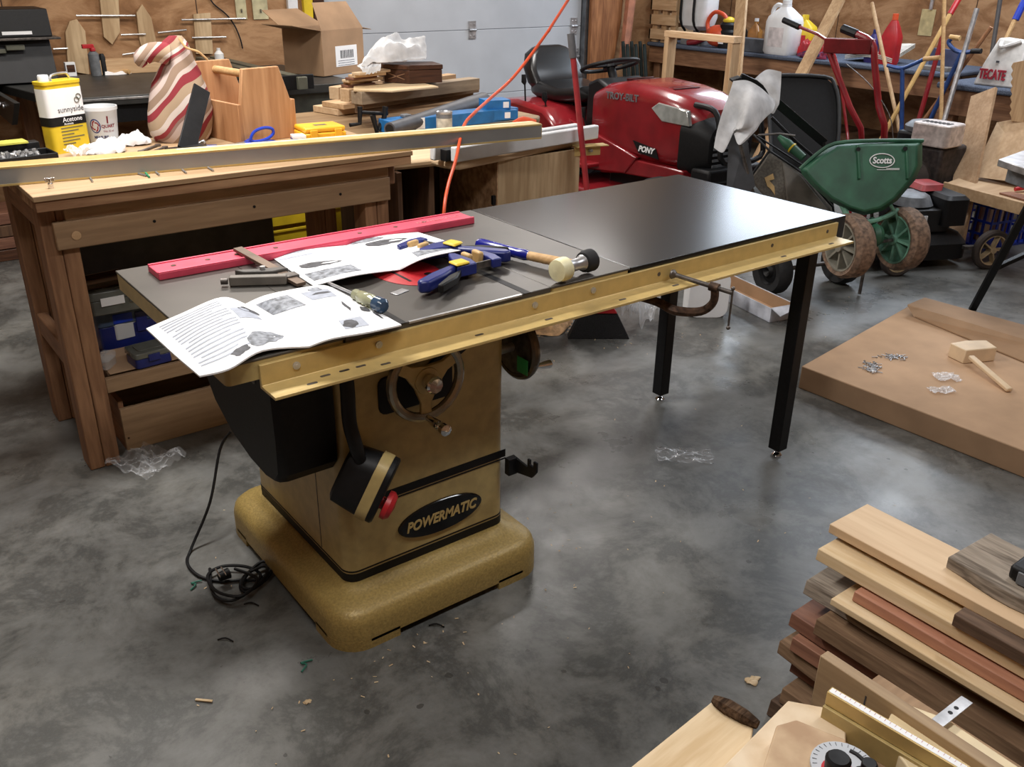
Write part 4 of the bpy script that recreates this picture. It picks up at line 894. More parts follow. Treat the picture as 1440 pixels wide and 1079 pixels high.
A = gz(505, 128, 1.075); B_ = gz(635, 120, 1.075); M = frame(gz(552, 130, 1.049), gz(636, 122, 1.049))
single('plywood_sheet', G().prism([(-.13, .13), (0, 0), (.27, 0), (.30, .22), (-.05, .25)], 0, .008), SAPW, 'thin pale plywood sheet lying on top of the lumber pile under the dark box', 'sheet', M=M, local=True, bev=.001)
M = frame(gz(576, 118, 1.058), gz(628, 116, 1.058))
t = T('keepsake_box', 'small dark walnut box with a carved front on the plywood sheet', 'box', M=M @ Matrix.Translation((0, 0, .0008))); t.local = True
t.part('body', G().prism([(-.10, .09), (0, 0), (.17, 0), (.17, .14), (-.10, .2)], 0, .062), DKW, .002); t.part('lid', G().prism([(-.105, .09), (-.002, -.004), (.174, -.004), (.174, .144), (-.105, .205)], .063, .086), DKW, .004)
t.part('carving', G().beam((-.085, .074, .018), (-.02, .015, .045), .002, .004).beam((-.085, .074, .045), (-.02, .015, .018), .002, .004), pm('carved_line', (140, 100, 70), .6))
def cloth(rows, seed, amp=.018):
    S_ = surf(rows)
    def f(u, v):
        p = S_(u, v); e = min(u, 1-u, v, 1-v, .15)/.15
        r = 1-2*abs(mnoise.noise(V(u*4+seed, v*3, 0))); q = mnoise.noise(V(u*9, v*8, seed))
        return p+V(.3*q*amp, 0, (r*amp*1.3+q*amp*.8)*(.5+.5*e))
    return G().grid(f, 54, 34, .002)
yc = (M @ V(.02, .08, 0)).y
def cp(a, b, dy=0): return gy(a, b, yc+dy)
single('white_rag', cloth([[cp(508, 96, -.05), cp(525, 90, -.05), cp(548, 89, -.05), cp(572, 88, -.04), cp(598, 86, -.03)],
                    [cp(512, 85, -.02), cp(530, 72, -.02), cp(552, 66, -.02), cp(574, 72, -.02), cp(600, 74, .0)],
                    [cp(524, 74, .06), cp(540, 58, .06), cp(556, 54, .06), cp(576, 60, .06), cp(598, 54, .06)],
                    [cp(540, 72, .12), cp(550, 62, .12), cp(564, 66, .12), cp(580, 68, .12), cp(597, 66, .12)]], 3), RAG, 'crumpled bright white rag heaped on top of the dark box', 'rag', tuple(M @ V(.02, .08, .087)))
single('white_rag', cloth([[cp(502, 94, -.02), cp(516, 88, -.02), cp(534, 84, -.02)], [cp(508, 98, -.05), cp(520, 96, -.05), cp(536, 92, -.05)], [cp(512, 107, -.06), cp(522, 104, -.06), cp(535, 100, -.06)]], 8, .01), RAG, 'loose end of white rag falling left of the dark box', 'rag', tuple(cp(512, 108, -.06)))
for k in range(6):
    px, py = ((484, 122), (488, 118), (485, 115), (491, 112), (494, 108), (500, 105))[k]; z = 1.049+.0125*k
    A = gz(px, py+1, z); board('wood_offcut', A, A+V(.17+.02*(k % 3), .03+.04*(k % 2), 0), .05, .012, (CHER, PINE, MAPLE, CHER, PINE, MAPLE)[k], 'thin wood offcut in the little heap left of the dark box, ' + ('lowest', 'second from the bottom', 'third from the bottom', 'third from the top', 'second from the top', 'topmost')[k], 'offcut', 'thin offcuts beside the dark box')
# black iron clamp, blue boxes, pipe, paint can
A = gz(505, 186, .9); t = T('quick_clamp', 'black bar clamp standing on its jaws in front of the lumber pile', 'clamp', tuple(A))
zz = lambda a, b: gy(a, b, A.y)
t.part('bar', G().tube([zz(505, 158), zz(545, 160)], .008, 8), BLK)
t.part('jaw', G().tube([zz(506, 150), zz(506, 174), zz(492, 176)], [.012, .010, .009], 8), BLK); t.part('jaw', G().tube([zz(542, 150), zz(540, 166), zz(530, 186), zz(524, 162)], [.014, .012, .014, .014], 8), BLK)
A, B_ = gz(540, 178, .92), gz(720, 158, .92)
t = T('long_blue_box', 'long blue tool box lying behind the paint can', 'box', tuple(A)); t.part('body', G().beam(A, B_, .10, .06), CYAN, .004); M = frame(A, B_)
t.part('label', G().at(M).box(.14, .19, -.052, -.0505, -.02, .03), WPAP); t.part('handle', G().at(M).box(.10, .14, -.02, .02, .03, .045), GREY, .004)
A, B_ = gz(548, 184, .93), gz(686, 141, 1.0)
t = T('dust_pipe', 'dark grey ribbed hose pipe lying across the blue box', 'pipe', tuple(A))
A2 = gy(548, 182, 1.95); B2 = gy(680, 143, 2.35)
t.part('pipe', G().tube([A2, A2.lerp(B2, .3), A2.lerp(B2, .7), B2], [.03, .034, .044, .048], 18), pm('pipe_grey', (70, 70, 76), .55)); t.part('pipe_mouth', G().lathe([(.0, 0), (.022, .0005), (.022, .001), (0, .001)], 18, A2-(B2-A2).normalized()*.001, A2-B2), BLK)
t = T('paint_can', 'small paint can with a grey label standing behind the long rail', 'can', tuple(gz(625, 186, RZ)), local=True)
t.part('body', G().lathe([(.037, 0), (.037, .085)], 24), pm('can_label', (188, 184, 170), .5, .1, .15, 30)); t.part('rim', G().lathe([(.036, .0855), (.039, .086), (.039, .094), (.035, .094), (.033, .09), (0, .089)], 24), STEEL); t.part('band', G().lathe([(.0372, .066), (.0376, .066), (.0376, .084), (.0372, .084)], 24), GREY)
M, w_ = F2((686, 170), (722, 168), .9)
for k, (dz, lab) in enumerate(((0, 'lower'), (.047, 'upper'))):
    t = T('blue_carton', 'small blue carton with white label near the tractor, %s of two' % lab, 'carton', M=M @ Matrix.Translation((.0, .02*k, dz)), group='blue cartons near the tractor'); t.local = True
    t.part('body', G().box(0, .16-.03*k, 0, .1, 0, .045), CYAN, .001); t.part('label', G().box(.09, .12, -.001, 0, .008, .036), WPAP)
A = gz(722, 174, .9); single('hearing_pad', G().tube([A, A+V(.06, .0, .012), A+V(.12, -.02, .0)], [.012, .018, .012], 10, sm=3), ORG, 'small orange foam pad behind the end of the long rail', 'pad', tuple(A))
# ---------------------------------------------------------------- back left: black machine table, cartons, wall things
t = T('black_machine_table', 'old black machine table on wooden legs against the back wall', 'table', (.9, 4.45, 0))
t.part('table_top', G().prism([(.58, 3.86), (1.60, 3.80), (1.60, 4.95), (.40, 4.95)], .85, .90), MACH, .004); t.part('steel_edge', G().beam((.66, 3.851, .885), (1.59, 3.796, .885), .006, .012), STEEL, .001); t.part('front_apron', G().box(.62, 1.58, 3.88, 3.90, .75, .849), BLK, .002)
for x in (.66, 1.1, 1.52): t.part('leg', G().box(x-.045, x+.045, 3.905, 3.985, 0, .849), pm('reddish_leg_%d' % int(x*10), (84, 48, 32), .6) if x < 1 else BENZ, .004)
for x in (.60, 1.52): t.part('leg', G().box(x-.045, x+.045, 4.82, 4.9, 0, .849), BENZ, .004)
t.part('side_plate', G().prism([(3.9, .89), (4.9, .89), (4.9, .78), (4.1, .75)], .37, .40, 'yz'), MACH, .003); t.part('lower_shelf', G().box(.62, 1.57, 3.99, 4.81, .22, .25), BEN, .003)
for y in (4.2, 4.3): t.part('bolt_head', G().cyl((.368, y, .84), (.36, y, .84), .012, n=8), STEEL)
t = T('radial_machine', 'tall black machine with a knobbed control panel against the back wall', 'machine', (.55, 4.75, .9))
t.part('body', G().box(.0, .76, 4.62, 5.02, .902, 1.0), BLK, .008); t.part('sloped_front', G().prism([(4.58, .91), (4.64, 1.15), (5.0, 1.15), (5.0, .91)], .0, .755, 'yz'), pm('machine_black', (34, 34, 36), .5), .004)
hd_ = t.part('control_panel', G().prism([(4.60, 1.163), (4.63, 1.315), (4.95, 1.315), (4.95, 1.163)], .0, .77, 'yz'), BLK, .006)
t.part('shelf_lip', G().box(.0, .80, 4.54, 4.70, 1.15, 1.162), DSTEEL, .002); t.part('paper_strip', G().box(.50, .66, 4.597, 4.601, 1.178, 1.196), WPAP, parent=hd_)
for x in (.36, .42, .49): t.part('knob', G().cyl((x, 4.618, 1.255), (x, 4.598, 1.253), .010, n=12), GREY, parent=hd_)
t.part('handle_bar', G().box(.0, .50, 4.575, 4.59, 1.08, 1.105).box(.50, .60, 4.565, 4.60, 1.095, 1.125), OLIVE, .004)
def wob_(px, py, y=None): return gy(px, py, YB-.03 if y is None else y)
def wallpiece(name, pts, mat, label, cat, th=.02, y=YB-.004, grp=None, bev=.002):
    P = [gy(a, b, y-th) for a, b in pts]; g = G().prism([(p.x, p.z) for p in P], y-th, y, 'xz')
    return single(name, g, mat, label, cat, (P[0].x, y, min(p.z for p in P)), group=grp, bev=bev)
wallpiece('wood_template', [(92, 45), (98, 30), (108, 27), (120, 44), (126, 105), (96, 100)], BIRCH, 'tall wooden template with pointed top standing right of the black machine', 'template')
wallpiece('wood_template', [(136, -40), (165, -40), (169, 45), (158, 63), (146, 52)], BIRCH, 'long wooden template with its point hanging downward on the wall', 'template')
wallpiece('wood_template', [(192, 18), (200, 6), (213, 25), (222, 68), (203, 82), (196, 55)], BIRCH, 'narrow pointed wooden template left of the striped sack', 'template')
wallpiece('wood_template', [(272, 20), (296, 18), (300, 76), (276, 76)], BIRCH, 'short square ended wooden template hanging above the tote', 'template')
for (x0, y0, x1, y1, lab) in ((107, 22, 190, 22, 'between the first two templates'), (170, 49, 205, 48, 'behind the narrow template, lower'), (222, 46, 262, 42, 'just left of the sack'), (255, 28, 345, 26, 'through the square ended template'), (75, 69, 95, 68, 'beside the black machine'), (172, 77, 200, 73, 'low down by the narrow template'), (270, 53, 318, 52, 'low down by the square ended template')):
    A, B_ = gy(x0, y0, YB-.035), gy(x1, y1, YB-.035)
    single('steel_rod', G().cyl(A, B_, .006, n=8), STEEL, 'thin steel rod on the back wall '+lab, 'rod', tuple(A), group='steel rods on the back wall')
for k, (x0, x1, lab) in enumerate(((328, 348, 'left'), (352, 378, 'right'))):
    P0, P1 = gy(x0, -20, YB-.006), gy(x1, 27, YB-.006)
    t = T('outlet_cover', 'cream outlet cover plate on the back wall, %s of the pair' % lab, 'outlet', (P0.x, YB, P1.z), group='outlet covers on the back wall')
    t.part('plate', G().box(P0.x, P1.x, YB-.008, YB-.0005, P1.z, P0.z), pm('cream_plate', (190, 180, 140), .4), .002); t.part('toggle', G().box((P0.x+P1.x)/2-.005, (P0.x+P1.x)/2+.005, YB-.018, YB-.008, P1.z+.045, P1.z+.07), pm('dark_toggle', (90, 84, 70), .5), .002)
single('wall_cable', G().tube([gy(a, b, YB-.012) for a, b in ((290, -12), (300, 5), (318, 20), (330, 36), (338, 55), (341, 68))], .005, 6, sm=4), BLK, 'black cable curving down the wall under the outlet covers', 'cable', tuple(gy(341, 68, YB)))
wallpiece('white_trim_strip', [(402, -30), (417, -30), (420, 27), (407, 27)], WHT, 'white strip leaning on the wall left of the garage door', 'strip', .03)
wallpiece('spirit_level', [(424, -30), (438, -30), (441, 27), (429, 27)], YEL, 'yellow level leaning upright left of the garage door', 'level', .035)
# spray can etc on the black table
c0 = gz(136, 106, .9); t = T('spray_can', 'grey spray can with a red cap on the black machine table', 'spray can', tuple(c0), local=True)
t.part('can', G().lathe([(.0, 0), (.033, .0), (.033, .13), (.02, .145), (.0, .146)], 20), GREY); t.part('cap', G().lathe([(.018, .146), (.018, .165), (.016, .17), (0, .17)], 16).box(-.06, .01, -.014, .014, .165, .19), REDP, .003)
t.part('side_bottle', G().lathe([(.0, 0), (.02, 0), (.02, .11), (.012, .13), (0, .13)], 14, (.05, .0, 0)), BLK)
c0 = V(.90, 4.9, .9); t = T('small_tin', 'small white and dark red tin standing on the black machine table', 'tin', tuple(c0), local=True); t.part('body', G().box(-.03, .03, -.02, .02, 0, .085), WPAP, .002); t.part('label', G().box(-.024, .024, -.0208, -.02, .025, .07), DKW)
A, B_ = gz(152, 100, .915), gz(182, 101, .915); t = T('paint_brush', 'wooden handled brush lying on the black machine table', 'brush', tuple(A)); t.part('handle', G().tube([A, B_], [.010, .016], 10), HANDLE); t.part('bristles', G().beam(A+V(-.05, 0, -.005), A, .04, .015), BLK)
A = gz(148, 106, .902); single('folded_paper', G().add([A, A+V(.07, -.02, 0), A+V(.17, .02, .0), A+V(.15, .05, .03), A+V(.08, .04, .012), A+V(.02, .06, .05)], [(0, 1, 4, 5), (1, 2, 3, 4)]), WPAP, 'folded white paper on the black table beside the spray can', 'paper', tuple(A))
# second machine: cream saw with fence rails and the cardboard box on it
t = T('old_table_saw', 'olive grey table saw with square fence tubes behind the tote', 'table saw', (2.3, 4.3, 0))
KZ = .90
q = [gz(418, 122, KZ), gz(480, 116, KZ)]
t.part('table_top', G().box(q[0].x-.25, q[1].x+.12, q[1].y-.02, 4.9, KZ-.05, KZ), MACH, .003); t.part('cabinet', G().box(q[0].x-.1, q[1].x+.02, q[1].y+.04, 4.85, 0, KZ-.051), pm('olive_cab', (92, 94, 84), .5), .005)
for dx, lab in ((-.03, 0), (.10, 1)): 
    B_ = gz(404+dx*220, 112, KZ+.06); t.part('fence_tube', G().box(B_.x-.03, B_.x+.03, B_.y-.0, 4.95, KZ+.003, KZ+.075), OLIVE, .004)
t.part('fence_end', G().box(gz(404, 112, KZ+.06).x-.05, gz(404, 112, KZ+.06).x+.16, gz(404, 112, KZ+.06).y-.02, gz(404, 112, KZ+.06).y, KZ+.002, KZ+.085), BLK, .004)
c0 = gz(378, 92, KZ+.09); single('small_white_bottle', G().lathe([(.0, 0), (.03, 0), (.03, .05), (.012, .07), (.012, .085), (0, .085)], 14), WHT, 'small white bottle standing on the fence tube of the olive saw', 'bottle', (gz(404, 112, KZ+.06).x-.03+.0, 4.55, KZ+.0765), local=True)
A = gz(456, 108, KZ+.005); B_ = gz(513, 100, KZ+.005); C_ = gz(408, 100, KZ+.005)
M = frame(A, B_); w_ = (B_-A).length; hh = zt(A, 456, 45)-KZ
dpth = .34
t = T('cardboard_box', 'open brown cardboard box with a white shipping label on the olive saw', 'cardboard box', M=M); t.local = True
t.part('walls', hull(G(), 0, w_, 0, dpth, .0, hh, .005), CARDD, .001)
t.part('flap', G().box(0, w_, 0, .004, 0, .19).at(Matrix.Identity(4)), CARDD) if 0 else None
def flap(p0, p1, out, L_, lift):
    p0, p1 = V(p0), V(p1); d = V(out)*L_+V(0, 0, lift); sh_ = (p1-p0).normalized()*.04
    return G().loft([[p0, p1, p1+V(0, 0, .004), p0+V(0, 0, .004)], [p0+d+sh_, p1+d-sh_, p1+d-sh_+V(0, 0, .004), p0+d+sh_+V(0, 0, .004)]])
t.part('flap', flap((0, 0, hh), (w_, 0, hh), (0, .35, 0), .28, .16), CARDD); t.part('flap', flap((0, 0, hh), (0, dpth, hh), (-1, -.1, 0), .24, .04), CARDD)
t.part('flap', flap((w_, 0, hh), (w_, dpth, hh), (1, 0, 0), .14, -.02), CARDD); t.part('flap', flap((0, dpth, hh), (w_, dpth, hh), (0, 1, 0), .2, .10), CARDD)
lx = w_*.30; lw = w_*.52
lb = t.part('shipping_label', G().box(lx, lx+lw, -.0015, -.0003, hh*.18, hh*.64), WPAP)
g = G(); x = lx+lw*.22
while x < lx+lw*.8: 
    ww = random.choice((.003, .005, .008)); g.box(x, x+ww, -.0021, -.0016, hh*.36, hh*.54); x += ww+random.choice((.003, .005))
t.part('barcode', g, INKD, parent=lb)
g = G()
for k in range(3): g.box(lx+.02, lx+lw-.03, -.0021, -.0016, hh*(.30-.05*k), hh*(.315-.05*k))
t.part('small_print', g, INK, parent=lb)
single('pine_offcut', G().box(.2, .62, 0, .1, 0, .09).box(0, .62, .0, .1, .0, .0899) if 0 else G().box(-.05, .5, 0, .1, 0, .09), PINE, 'pale pine offcut lying behind the tote near the cable', 'offcut', (1.10, 4.85, .901), local=True, bev=.002)
# stack of dark boards on the floor at far left
for k in range(4):
    board('dark_board', V(-.55, 4.25, .07*k), V(.38-.03*(k % 2), 4.25, .07*k), .30, .065, (DKW, CHER, BROWNW, CHER)[k], 'dark reddish board on the floor at far left, ' + ('lowest', 'second from the bottom', 'third from the bottom', 'topmost')[k] + ' of the stack', 'board', 'dark boards under the black table', bev=.004)
def gd(px, py, d):
    "point at camera depth d (metres) under a photo pixel"
    return CAM+(FW+RT*((px-720)/FPX)+UP*((539.5-py)/FPX))*d
# ---------------------------------------------------------------- right side: counter along the right wall
t = T('wall_counter', 'long counter with blue grey carpet top along the right plywood wall', 'counter', (6.5, 3.4, 0))
t.part('carpet_top', G().box(6.2, 6.94, 1.95, 5.05, .87, .905), CARPET, .012); t.part('apron', G().box(6.24, 6.28, 1.95, 5.05, .72, .869), BENY, .004)
for y in (2.0, 3.0, 4.0, 4.98): t.part('leg', G().box(6.29, 6.38, y-.04, y+.04, 0, .869), BENZ, .004)
t.part('lower_shelf', G().box(6.30, 6.92, 1.97, 5.03, .28, .31), BROWNW, .004)
t = T('short_counter', 'short carpet topped counter under the white and red bag at right', 'counter', (6.4, 1.3, 0))
t.part('carpet_top', G().box(5.78, 6.94, .95, 1.80, .85, .89), CARPET, .012); t.part('apron', G().box(5.82, 5.86, .97, 1.78, .68, .849), BENY, .004)
for y in (1.02, 1.72): t.part('leg', G().box(5.87, 5.95, y-.04, y+.04, 0, .849), BENZ, .004)
CT = .905
def pc(px, py, z=CT): 
    p = gz(px, py, z); return V(min(max(p.x, 6.28), 6.85), min(p.y, 4.95), z) if z == CT else p
# pallets stacked in the corner
t = T('wooden_crate', 'slatted pine crate stacked on the counter in the back corner', 'crate', (6.3, 4.6, CT))
g0 = gx(905, 58, 6.1); 
for k in range(5): t.part('slat', G().box(6.22, 6.24, 4.72, 5.05, CT+.03+.13*k, CT+.12+.13*k), PINEY, .002)
for k in range(5): t.part('slat', G().box(6.22, 6.85, 5.03, 5.05, CT+.03+.13*k, CT+.12+.13*k), PINE, .002)
for y in (4.76, 4.88, 5.0): t.part('post', G().box(6.241, 6.28, y-.035, y+.029, CT+.001, CT+.68), PINEZ, .002)
# white tank sprayer, orange saw, jugs: placed at counter height on X ~ 6.3-6.5
def onc(px, x=6.4): 
    p = gx(px, 60, x); return V(x, p.y, CT)
t = T('tank_sprayer', 'white tank sprayer with black straps on the counter beside the slatted crate', 'sprayer', tuple(onc(978, 6.38)+V(0, -.0, 0)), local=True)
t.part('tank', G().loft([[(a, b, z) for a, b in rr(-w, w, -d_, d_, .05, 5)] for w, d_, z in ((.06, .08, .13), (.10, .15, .17), (.11, .17, .24), (.11, .17, .60), (.08, .13, .66))]), WHT)
t.part('base', G().box(-.08, .08, -.12, .12, 0, .05).cyl((0, 0, .05), (0, 0, .13), .03), pm('grey_base', (120, 120, 122), .5), .004)
for y in (-.06, .10): t.part('strap', G().tube([(-.05, y, .12), (-.125, y, .22), (-.13, y, .45), (-.12, y, .62)], .012, 8, sm=4), BLK)
c0 = onc(1002, 6.33); t = T('leaf_blower', 'orange and black hand power tool on the counter right of the white tank', 'power tool', tuple(c0), local=True)
t.part('body', G().ball((0, -.05, .10), .10, 16, (.8, 1.3, .95)), ORG); t.part('loop_handle', G().tube([(0, -.16, .12), (0, -.13, .26), (0, .0, .30), (0, .08, .22), (0, .06, .12)], .018, 10, sm=5), ORG); t.part('nozzle', G().tube([(0, .05, .10), (-.04, .16, .04), (-.06, .25, .02)], [.04, .032, .026], 12), RED)
c0 = onc(1022, 6.36); t = T('small_engine_pack', 'black canister tool with yellow lid standing behind the pine frame', 'canister', tuple(c0), local=True)
t.part('body', G().lathe([(.0, 0), (.08, 0), (.085, .14), (.07, .16), (.075, .20), (.06, .22), (0, .22)], 20), BLK); t.part('lid', G().ball((0, 0, .235), .055, 14, (1, 1, .6)), YEL); t.part('label', G().box(-.0875, -.086, -.03, .03, .04, .10), WPAP)
c0 = onc(1058, 6.42); t = T('oil_bottle', 'amber oil bottle with white cap left of the large white jug', 'bottle', tuple(c0+V(0, -.02, 0)), local=True)
t.part('body', G().loft([[(a, b, z) for a, b in rr(-w, w, -d_, d_, .02, 4)] for w, d_, z in ((.035, .055, 0), (.04, .06, .02), (.04, .06, .16), (.015, .02, .22), (.015, .02, .24))]), pm('amber_oil', (168, 110, 48), .25)); t.part('cap', G().cyl((0, 0, .241), (0, 0, .265), .019), WHT)
c0 = onc(1049, 6.40); t = T('dark_bottle', 'dark bottle with orange label beside the amber oil bottle', 'bottle', tuple(c0+V(0, .06, 0)), local=True)
t.part('body', G().loft([[(a, b, z) for a, b in rr(-w, w, -d_, d_, .015, 4)] for w, d_, z in ((.03, .045, 0), (.033, .048, .15), (.014, .018, .2))]), BLK); t.part('label', G().box(-.0342, -.0335, -.035, .035, .03, .13), ORG); t.part('cap', G().cyl((0, 0, .201), (0, 0, .22), .017), BLK)
c0 = onc(1062, 6.30); single('tool_case', G().box(-.06, .06, -.16, .16, 0, .11), pm('grey_blue_case', (76, 80, 88), .5), 'grey box on the counter edge left of the large white jug', 'box', tuple(c0), local=True, bev=.006)
def jug(c, s, mat, label, capm, rz=0, extra=None):
    t = T('jug', label, 'jug', tuple(c), rz, local=True)
    t.part('body', G().loft([[(a*s, b*s, z*s) for a, b in rr(-w, w, -d_, d_, min(w, d_)*.45, 5)] for w, d_, z in ((.072, .10, 0), (.08, .11, .02), (.08, .11, .20), (.07, .10, .235), (.035, .04, .285), (.026, .026, .295), (.026, .026, .31))]), mat)
    t.part('handle', G().tube([(0, .025*s, .29*s), (0, .07*s, .305*s), (0, .105*s, .27*s), (0, .098*s, .20*s)], .014*s, 10, sm=5), mat); t.part('cap', G().lathe([(.03*s, .311*s), (.03*s, .335*s), (0, .336*s)], 16), capm)
    t.part('label', G().box(-.0812*s, -.0803*s, -.06*s, .06*s, .05*s, .17*s), extra or pm('pale_label_%d' % int(s*100), (205, 196, 196), .5))
    return t
jug(onc(1100, 6.33)+V(0, 0, 0), 1.28, WHT, 'large translucent white jug standing on the counter edge', WHT)
jug(onc(1128, 6.46), .95, YEL, 'yellow jug partly behind the large white jug', YEL, .2, REDP)
c0 = onc(1148, 6.40); single('red_bag', crumple((0, 0, 0), .07, .16, .16, 21, 18, .3), REDP, 'crumpled red and dark bag on the counter right of the yellow jug', 'bag', tuple(c0), local=True)
c0 = onc(1150, 6.27); single('work_gloves', crumple((0, 0, 0), .05, .16, .06, 33, 16, .5), pm('red_blue_glove', (150, 30, 44), .8, 0, 0, 30, .2, .2, 0, (40, 44, 80)), 'pair of red and blue gloves at the front edge of the counter', 'gloves', tuple(c0), local=True)
A = gx(1168, 58, 6.5); B_ = gx(1240, 40, 6.5)
for k in range(3): single('newspaper', G().grid(lambda u, v: (6.35+.3*v, c0.y-.22-.42*u, CT+.02+.012*k+.10*v*u+.03*math.sin(3*u)), 8, 6, .006), pm('newsprint_%d' % k, (196, 190, 176), .7), 'folded newspaper lying on the counter behind the red handles, ' + ('lowest', 'middle', 'topmost')[k] + ' of the pile', 'newspaper', (6.4, c0.y-.4, CT), group='newspapers on the counter')
def bottle(px, s, mat, cap, label, x=6.4):
    t = T('bottle', label, 'bottle', tuple(onc(px, x)), local=True)
    t.part('body', G().loft([[(a*s, b*s, z*s) for a, b in rr(-w, w, -d_, d_, w*.5, 4)] for w, d_, z in ((.03, .05, 0), (.034, .056, .02), (.034, .056, .15), (.026, .036, .2), (.014, .016, .24))]), mat); t.part('cap', G().lathe([(.017*s, .241*s), (.016*s, .275*s), (0, .276*s)], 14), cap)
bottle(1228, .9, pm('purple_plastic', (58, 50, 130), .4), BLUE, 'purple bottle among the newspapers on the counter')
bottle(1253, 1.35, REDP, ORG, 'tall red bottle with an orange cap on the counter end')
c0 = onc(1276, 6.4); t = T('blue_case', 'small dark blue case standing open at the end of the long counter', 'case', (6.4, 2.12, CT), local=True); t.part('back', G().box(-.01, .01, -.11, .11, 0, .15), pm('slate_blue', (62, 70, 104), .5), .003); t.part('tray', G().box(-.12, -.011, -.11, .11, 0, .03), pm('grey_tray', (120, 116, 112), .5), .003)
t = T('outlet_cover', 'cream outlet plate on the right wall behind the garden tools', 'outlet', (XR, 2.1, 1.3)); P0 = gx(1303, 30, XR-.01)
t.part('plate', G().box(XR-.008, XR-.0005, P0.y-.06, P0.y+.06, P0.z-.11, P0.z+.09), pm('cream_plate_2', (190, 172, 120), .4), .002); t.part('conduit', G().cyl((XR-.02, P0.y-.02, P0.z+.09), (XR-.02, P0.y-.02, 2.8), .014, n=10), STEEL)
# cedar slab + green posts in the back corner
P = [gy(a, b, YB-.20) for a, b in ((843, -30), (890, -30), (884, 40), (868, 130), (846, 240))]; 
g = G().prism([(P[0].x, 2.3), (P[1].x+.02, 2.3), (P[1].x, 1.5), (P[2].x, 1.1), (P[2].x-.12, .5), (P[3].x-.25, 0), (P[0].x+.03, 0)], YB-.10, YB-.06, 'xz')
single('cedar_slab', g, wood('cedar', (128, 76, 40), (178, 116, 68), .7, 2, None, .7), 'wide orange brown slab standing right of the garage door', 'slab', (P[0].x, YB, 0), bev=.008)
single('pink_board', G().tube([gy(888, -10, YB-.15), gy(880, 60, YB-.17), gy(874, 88, YB-.2)], [.05, .045, .03], 6), pm('pinkish_board', (176, 112, 84), .7), 'pinkish strip of wood standing in front of the cedar slab', 'strip', tuple(gy(880, 60, YB-.15)))
for k in range(6):
    px = 876+6*k; A = gy(px, 58+4*(k % 2), YB-.25-.05*(k % 2)); lab = ('leftmost', 'second from the left', 'third from the left', 'third from the right', 'second from the right', 'rightmost')[k]
    single('fence_post', G().tube([(A.x+.06, A.y-.1, 0), tuple(A)], .016, 6).beam((A.x+.06, A.y-.104, 0), (A.x, A.y-.004, A.z-.02), .045, .004), pm('dark_green_steel_%d' % k, (44, 54, 52), .5, .3), 'dark green steel fence post behind the steering wheel, %s of six' % lab, 'fence post', (A.x+.06, A.y-.1, 0), group='green steel fence posts')
# ---------------------------------------------------------------- riding tractor
t = T('riding_mower', 'red riding lawn mower with black seat parked in front of the garage door', 'riding mower', (4.1, 2.9, 0))
XC = 4.00
def hs(y, w, zb, zt_, r): return [(XC+a, y, b) for a, b in rr(-w, w, zb, zt_, r, 5)]
hood = t.part('hood', G().loft([hs(3.10, .23, .52, .82, .06), hs(2.98, .25, .44, .88, .09), hs(2.78, .26, .42, .915, .10), hs(2.5, .26, .42, .90, .10), hs(2.32, .255, .43, .875, .11), hs(2.2, .235, .45, .84, .11), hs(2.14, .20, .50, .80, .11)]), RED)
for k in range(9):
    y = 2.86-.052*k; t.part('hood_vent', G().box(XC-.15, XC+.08, y-.012, y+.012, .902-.001*k, .917-.0025*k).at(Matrix.Identity(4)), pm('vent_red', (60, 8, 12), .3) if k == 0 else MAT['vent_red'], .001, parent=hood)
t.part('lettering', G().text('TROY-BILT', .062, Matrix.Translation((XC-.2615, 2.79, .815)) @ FL @ Matrix.Rotation(.03, 4, 'Z'), .002, .001, sx=1.0), GREY, parent=hood)
bp = t.part('model_badge', G().prism([(2.66, .56), (2.60, .49), (2.42, .475), (2.45, .535)], XC-.2665, XC-.26, 'yz'), BLK, parent=hood)
t.part('lettering', G().text('PONY', .05, Matrix.Translation((XC-.268, 2.535, .517)) @ FL, .001, .002, shear=.3), WPAP, parent=bp)
for s in (-1, 1): t.part('headlight', G().prism([(2.52, .78), (2.46, .82), (2.22, .80), (2.19, .71), (2.42, .71)], XC+s*.225, XC+s*.264, 'yz'), pm('headlight_clear', (190, 192, 188), .08, .5) if s < 0 else MAT['headlight_clear'], .006)
gr = t.part('front_grille', G().loft([hs(2.26, .263, .40, .75, .08), hs(2.14, .245, .42, .76, .1), hs(2.07, .20, .44, .72, .1)]), BLK)
for k in range(6): t.part('grille_bar', G().box(XC-.16, XC+.16, 2.062, 2.071, .47+.035*k, .485+.035*k), GREY, parent=gr)
t.part('bumper_tube', G().tube([(XC-.19, 2.22, .83), (XC-.19, 2.06, .81), (XC-.19, 2.0, .68), (XC-.17, 1.97, .52), (XC+.17, 1.97, .52), (XC+.19, 2.0, .68), (XC+.19, 2.06, .81), (XC+.19, 2.22, .83)], .018, 10, sm=4), BLK); t.part('lower_bumper', G().box(XC-.25, XC+.25, 2.0, 2.16, .38, .47), BLK, .02)
t.part('front_fascia', G().prism([(3.02, .44), (2.2, .44), (2.2, .36), (2.75, .33), (2.95, .30)], XC-.27, XC+.27, 'yz'), RED, .01)
t.part('footplate', G().box(XC-.42, XC+.42, 2.95, 3.45, .34, .37), RED, .01)
t.part('dash', G().prism([(3.05, .40), (2.96, .84), (3.10, .90), (3.20, .86), (3.22, .40)], XC-.2, XC+.2, 'yz'), BLK, .02)
fn = [(3.22, .40), (3.24, .58), (3.38, .68), (3.70, .71), (3.98, .68), (4.06, .58), (4.06, .40)]
t.part('rear_fender', G().prism(fn, XC-.44, XC+.44, 'yz'), RED, .03)
